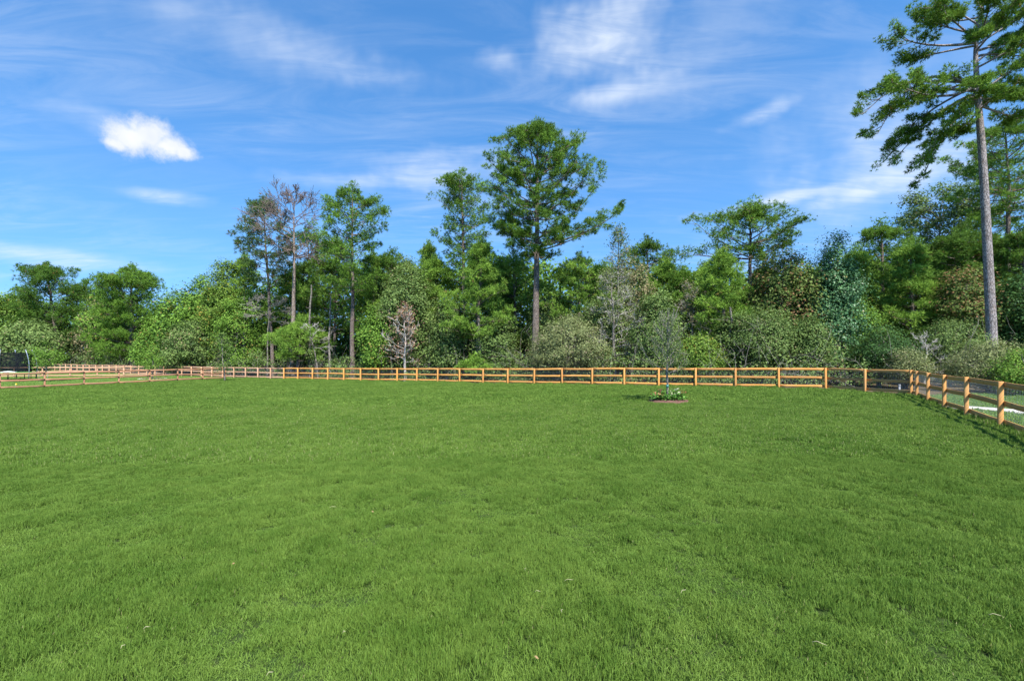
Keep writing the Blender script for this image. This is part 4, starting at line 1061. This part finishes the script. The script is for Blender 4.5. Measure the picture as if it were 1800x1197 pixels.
# white sheet draped on the pad's right side
n = 9; V = []; rg = np.random.default_rng(4)
for i in range(n):
    for j in range(n):
        u, v = i / (n - 1), j / (n - 1); V.append((u * 1.3 - .65, v * .7 - .35, .03 + .10 * math.sin(u * math.pi) * math.sin(v * math.pi) + rg.uniform(0, .05)))
Q = [(i * n + j, i * n + n + j, i * n + n + j + 1, i * n + j + 1) for i in range(n - 1) for j in range(n - 1)]
tag(obj('white_sheet', mesh_from('white_sheet', V, Q, smooth=True), white_cloth, None, (at_px(28, 49), dt - 1.75, float(gz(xt, dt)) + .93)), 'crumpled whitish sheet lying on the trampoline pad', 'sheet')

# ------------------------------------------------------------------ small things by the fences
def marker(name, label, cat, px, py, d, mat, w, h):
    root = thing(name, label, cat, G(at_px(px, d), d)); z = up_px(py, d) - float(gz(at_px(px, d), d))
    m = MB(); m.tube([(0, 0, -.05), (0, 0, z + h * .4)], .004, 5, True); obj('wire_stem', m.mesh('wire_stem'), wire_mat, root)
    n = 6; V = []
    for i in range(n):
        u = i / (n - 1); yy = .03 * math.sin(u * 5)
        V += [(.002 + u * w, yy - .002, z - h / 2 + .01 * u), (.002 + u * w, yy - .002, z + h / 2 - .01 * u), (.002 + u * w, yy + .002, z - h / 2 + .01 * u), (.002 + u * w, yy + .002, z + h / 2 - .01 * u)]
    Q = [(i * 4 + a, i * 4 + 4 + a, i * 4 + 4 + b, i * 4 + b) for i in range(n - 1) for a, b in ((0, 1), (3, 2), (1, 3), (2, 0))]
    obj('flag', mesh_from('flag', V, Q), mat, root)
pA = A0 + AD * 2.6
marker('marker_flag', 'small yellow marker against the fourth post of the right-hand fence', 'marker', 1668, 712, float(pA[1]) - .25, yellow_pl, .10, .17)
marker('marker_flag', 'small yellow marker in the grass at the foot of the divider fence', 'marker', 27, 675, 34.8, yellow_pl, .16, .12)
def lathe(prof, k=14):
    V = [(math.cos(2 * math.pi * a / k) * r, math.sin(2 * math.pi * a / k) * r, z) for r, z in prof for a in range(k)]
    Q = [(q * k + a, q * k + (a + 1) % k, q * k + k + (a + 1) % k, q * k + k + a) for q in range(len(prof) - 1) for a in range(k)]
    return V, Q
dB = 23.3
V, Q = lathe([(.001, 0), (.09, .0), (.115, .04), (.12, .11), (.10, .18), (.055, .22), (.001, .23)])
tag(obj('red_ball', mesh_from('red_ball', V, Q, smooth=True), red_pl, None, G(at_px(1594, dB), dB, .02)), 'small round red object at the foot of the corner fence', 'ball')
pp = thing('utility_pipe', 'short grey capped pipe standing behind the corner fence', 'pipe', G(at_px(1581, 24.6), 24.6))
V, Q = lathe([(.05, -.1), (.05, .40), (.001, .40)]); obj('pipe', mesh_from('pipe', V, Q), white_pl, pp)
V, Q = lathe([(.062, .38), (.062, .46), (.05, .475), (.001, .475)]); obj('cap', mesh_from('cap', V, Q), white_pl, pp)

# ------------------------------------------------------------------ grass: instanced tufts
def tuft_mesh(name, rg, n, rad, hl, hh, w, lean):
    a = rg.uniform(0, 6.283, n); r = rad * np.sqrt(rg.random(n)); B = np.column_stack([np.cos(a) * r, np.sin(a) * r, np.full(n, -.01)])
    L = rg.uniform(hl, hh, n); az_ = rg.uniform(0, 6.283, n); ln = np.abs(rg.normal(0, lean, n)) * L
    dv = np.column_stack([np.cos(az_), np.sin(az_), np.zeros(n)]); ph = rg.uniform(0, 6.283, n); sd = np.column_stack([np.cos(ph), np.sin(ph), np.zeros(n)])
    M = B + dv * ln[:, None] * .35 + np.array([0, 0, 1]) * L[:, None] * .6; Tp = B + dv * ln[:, None] + np.array([0, 0, 1]) * (L * np.sqrt(np.clip(1 - (ln / L * .6) ** 2, .15, 1)))[:, None]
    ww = (w * rg.uniform(.7, 1.2, n))[:, None]
    V = np.stack([B - sd * ww, B + sd * ww, M + sd * ww * .8, M - sd * ww * .8, Tp], 1).reshape(-1, 3)
    k = np.arange(n)[:, None] * 5
    t = rg.random(n)
    return mesh_from(name, V, k + np.array([0, 1, 2, 3]), k + np.array([3, 2, 4]), np.concatenate([t, t]))
def vnoise(rg_seed, x, y, sc):
    """value noise for growth patches"""
    rg = np.random.default_rng(rg_seed); tb = rg.random((256, 256)); u = x / sc + 100; v = y / sc + 100
    i = np.floor(u).astype(int); j = np.floor(v).astype(int); f = u - i; g = v - j; f = f * f * (3 - 2 * f); g = g * g * (3 - 2 * g)
    def T(a, b): return tb[a % 256, b % 256]
    return (T(i, j) * (1 - f) + T(i + 1, j) * f) * (1 - g) + (T(i, j + 1) * (1 - f) + T(i + 1, j + 1) * f) * g
def gn_scatter(name, label, pts, rot, scl, idx, tufts, mat, tilt):
    coll = bpy.data.collections.new(name + '_tufts')
    for t in tufts:
        t.materials.append(mat); o = bpy.data.objects.new('tuft', t); coll.objects.link(o)
    me = mesh_from(name, pts)
    for nm, ty, arr in (('rot', 'FLOAT_VECTOR', rot), ('scl', 'FLOAT_VECTOR', scl)):
        at = me.attributes.new(nm, ty, 'POINT'); at.data.foreach_set('vector', np.asarray(arr, np.float32).ravel())
    at = me.attributes.new('idx', 'INT', 'POINT'); at.data.foreach_set('value', np.asarray(idx, np.int32))
    o = obj(name, me, mat); o['kind'] = 'stuff'; o['label'] = label; o['category'] = 'grass'
    ng = bpy.data.node_groups.new(name + '_scatter', 'GeometryNodeTree')
    ng.interface.new_socket('Geometry', in_out='INPUT', socket_type='NodeSocketGeometry'); ng.interface.new_socket('Geometry', in_out='OUTPUT', socket_type='NodeSocketGeometry')
    N = ng.nodes; gi = N.new('NodeGroupInput'); go = N.new('NodeGroupOutput'); iop = N.new('GeometryNodeInstanceOnPoints'); ci = N.new('GeometryNodeCollectionInfo')
    ci.inputs['Collection'].default_value = coll; ci.inputs['Separate Children'].default_value = True; ci.inputs['Reset Children'].default_value = True
    def attr(nm, ty):
        a = N.new('GeometryNodeInputNamedAttribute'); a.data_type = ty; a.inputs['Name'].default_value = nm; return a.outputs['Attribute']
    e2r = N.new('FunctionNodeEulerToRotation'); ng.links.new(attr('rot', 'FLOAT_VECTOR'), e2r.inputs[0])
    ng.links.new(gi.outputs[0], iop.inputs['Points']); ng.links.new(ci.outputs[0], iop.inputs['Instance']); iop.inputs['Pick Instance'].default_value = True
    ng.links.new(attr('idx', 'INT'), iop.inputs['Instance Index']); ng.links.new(e2r.outputs[0], iop.inputs['Rotation']); ng.links.new(attr('scl', 'FLOAT_VECTOR'), iop.inputs['Scale'])
    ng.links.new(iop.outputs[0], go.inputs[0])
    md = o.modifiers.new('scatter', 'NODES'); md.node_group = ng
    return o
def grass_zone(name, label, y0, y1, dens, inside, tufts, mat, seed, hmin=.48, hmax=1.40, xy=1.0, margin=1.2):
    rg = np.random.default_rng(seed); wx = 900 / FPX * y1 + 3
    n = int(dens * (y1 - y0) * 2 * wx); y = rg.uniform(y0, y1, n); x = rg.uniform(-wx, wx, n)
    k = (np.abs(x) < 900 / FPX * y + margin) & inside(x, y) & (np.hypot(x - xT, y - dT) > 1.0) & (np.hypot(x - at_px(268, 52), y - 52) > 1.3)
    for q in np.linspace(0, 1, 40): k &= np.hypot(x - np.interp(q, [0, .25, .5, .75, 1], PATH[:, 0]), y - np.interp(q, [0, .25, .5, .75, 1], PATH[:, 1])) > .62
    x, y = x[k], y[k]
    g = .5 * vnoise(1, x, y, .42) + .3 * vnoise(2, x, y, .17) + .2 * vnoise(3, x, y, 1.6)
    g = np.clip((g - .30) / .36, 0, 1)
    h = hmin + (hmax - hmin) * g
    n = len(x)
    pts = np.column_stack([x, y, gz(x, y) + .042 * g])
    rot = np.column_stack([rg.normal(0, .14, n), rg.normal(0, .14, n), rg.uniform(0, 6.283, n)])
    scl = np.column_stack([np.full(n, xy) * rg.uniform(.85, 1.2, n)] * 2 + [h * rg.uniform(.8, 1.15, n)])
    return gn_scatter(name, label, pts, rot, scl, rg.integers(0, len(tufts), n), tufts, mat, 0)
rg = np.random.default_rng(55)
near = [tuft_mesh('tuft_near', rg, 34, .052, .030, .064, .0022, .6) for _ in range(6)]
midt = [tuft_mesh('tuft_mid', rg, 46, .105, .038, .072, .0040, .5) for _ in range(5)]
far = [tuft_mesh('tuft_far', rg, 54, .22, .045, .085, .010, .45) for _ in range(5)]
midt2 = [tuft_mesh('tuft_long', rg, 30, .10, .045, .10, .005, .6) for _ in range(4)]
far2 = [tuft_mesh('tuft_far_light', rg, 40, .25, .03, .06, .012, .5) for _ in range(4)]
grass_zone('grass', 'lush green lawn grass in the foreground', 2.3, 9.0, 640, in_lawn, near, grass_a, 1)
grass_zone('grass', 'lush green lawn grass in the middle distance', 9.0, 20.0, 210, in_lawn, midt, grass_a, 2)
grass_zone('grass', 'lush green lawn grass towards the back fence', 20.0, 56.0, 58, in_lawn, far, grass_a, 3)
grass_zone('neighbouring_grass', 'paler short grass of the neighbouring yard at the left', 25.0, 100.0, 20, in_nb, far2, grass_b, 4)
grass_zone('side_grass', 'paler grass beyond the right-hand fence', 8.0, 27.0, 60, in_right, far2, grass_b, 5, margin=4)

def near_line(P0, P1, w):
    P0, P1 = np.array(P0, float), np.array(P1, float); u = (P1 - P0) / np.linalg.norm(P1 - P0); L = np.linalg.norm(P1 - P0)
    def f(x, y):
        t = (x - P0[0]) * u[0] + (y - P0[1]) * u[1]; s_ = np.abs((x - P0[0]) * -u[1] + (y - P0[1]) * u[0])
        return (t > 0) & (t < L) & (s_ < w * (.4 + 1.2 * vnoise(9, x, y, .7)))
    return f
fl = [near_line(Cp(0), Cp(24), .16), near_line(A0, A9, .11), near_line(A0, CD0, .14), near_line(E0 - ED * 3, E0 + ED * 7, .14)]
grass_zone('fence_foot_grass', 'longer untrimmed grass along the foot of the fences', 5.0, 56.0, 130, lambda x, y: fl[0](x, y) | fl[1](x, y) | fl[2](x, y) | fl[3](x, y), midt2, grass_a, 6, hmin=.9, hmax=2.6)
# ------------------------------------------------------------------ litter on the lawn
rg = np.random.default_rng(66)
def on_lawn(px, py):
    d = CAMZ * FPX / (py - HY)
    for _ in range(4):
        x = at_px(px, d); d = (CAMZ - float(gz(x, d)) - .06) * FPX / (py - HY)
    return at_px(px, d), d
straws = [(585, 893, 2.2, .1), (1000, 1023, 2.0, .12), (945, 1043, 1.2, -.1), (1202, 1042, 1.8, .6), (258, 1107, 1.0, .5), (217, 1140, .8, 1.3), (924, 1003, .7, 1.4), (988, 1077, .7, 1.4), (475, 1188, 1.0, .6), (1750, 1085, 1.8, -.4), (1440, 1135, 2.0, -.6), (605, 1115, .5, .3)]
straw_lab = ['long pale straw left of centre, highest of the straws on the lawn', 'long pale straw right of centre, above the pair of short ones', 'pale straw just left of and below the long one right of centre', 'curved pale straw furthest right of the central group',
             'short pale straw near the bottom left of the lawn, upper of two', 'tiny upright pale straw near the bottom left, lower of two', 'tiny upright pale straw at centre, above the other upright one', 'tiny upright pale straw right of centre, lower of the upright ones',
             'short pale straw at the very bottom edge left of centre', 'long pale straw close to the right edge of the lawn', 'long slanting pale straw at the lower right', 'shortest pale straw fleck low and left of centre']
for k, (a, b, l, an) in enumerate(straws):
    x, d = on_lawn(a, b); m = MB(); L = .021 * l
    m.tube([(-L, 0, .0), (-L * .3, .008, .012), (L * .4, -.004, .012), (L, .006, .004)], [.0015, .002, .002, .001], 4, True)
    tag(obj('dry_straw', m.mesh('dry_straw'), straw_mat, None, G(x, d, .075), an), straw_lab[k], 'straw', 'dry straws on the lawn')
for a, b, where in [(410, 992, 'left of centre'), (943, 1158, 'near the bottom centre'), (655, 900, 'midway down, left of centre and furthest off')]:
    x, d = on_lawn(a, b); V, F = leaves(rg, np.zeros((1, 3)), np.array([[.3, -.5, .8]]), np.array([.032]), .5)
    V = np.vstack([V, V + np.array([0, 0, -.003])]); F = np.array([(0, 1, 2, 3), (7, 6, 5, 4)])
    tag(obj('dry_leaf', mesh_from('dry_leaf', V, F), leaf_dry, None, G(x, d, .075)), 'small brown dry leaf resting on the lawn ' + where, 'leaf', 'dry leaves on the lawn')
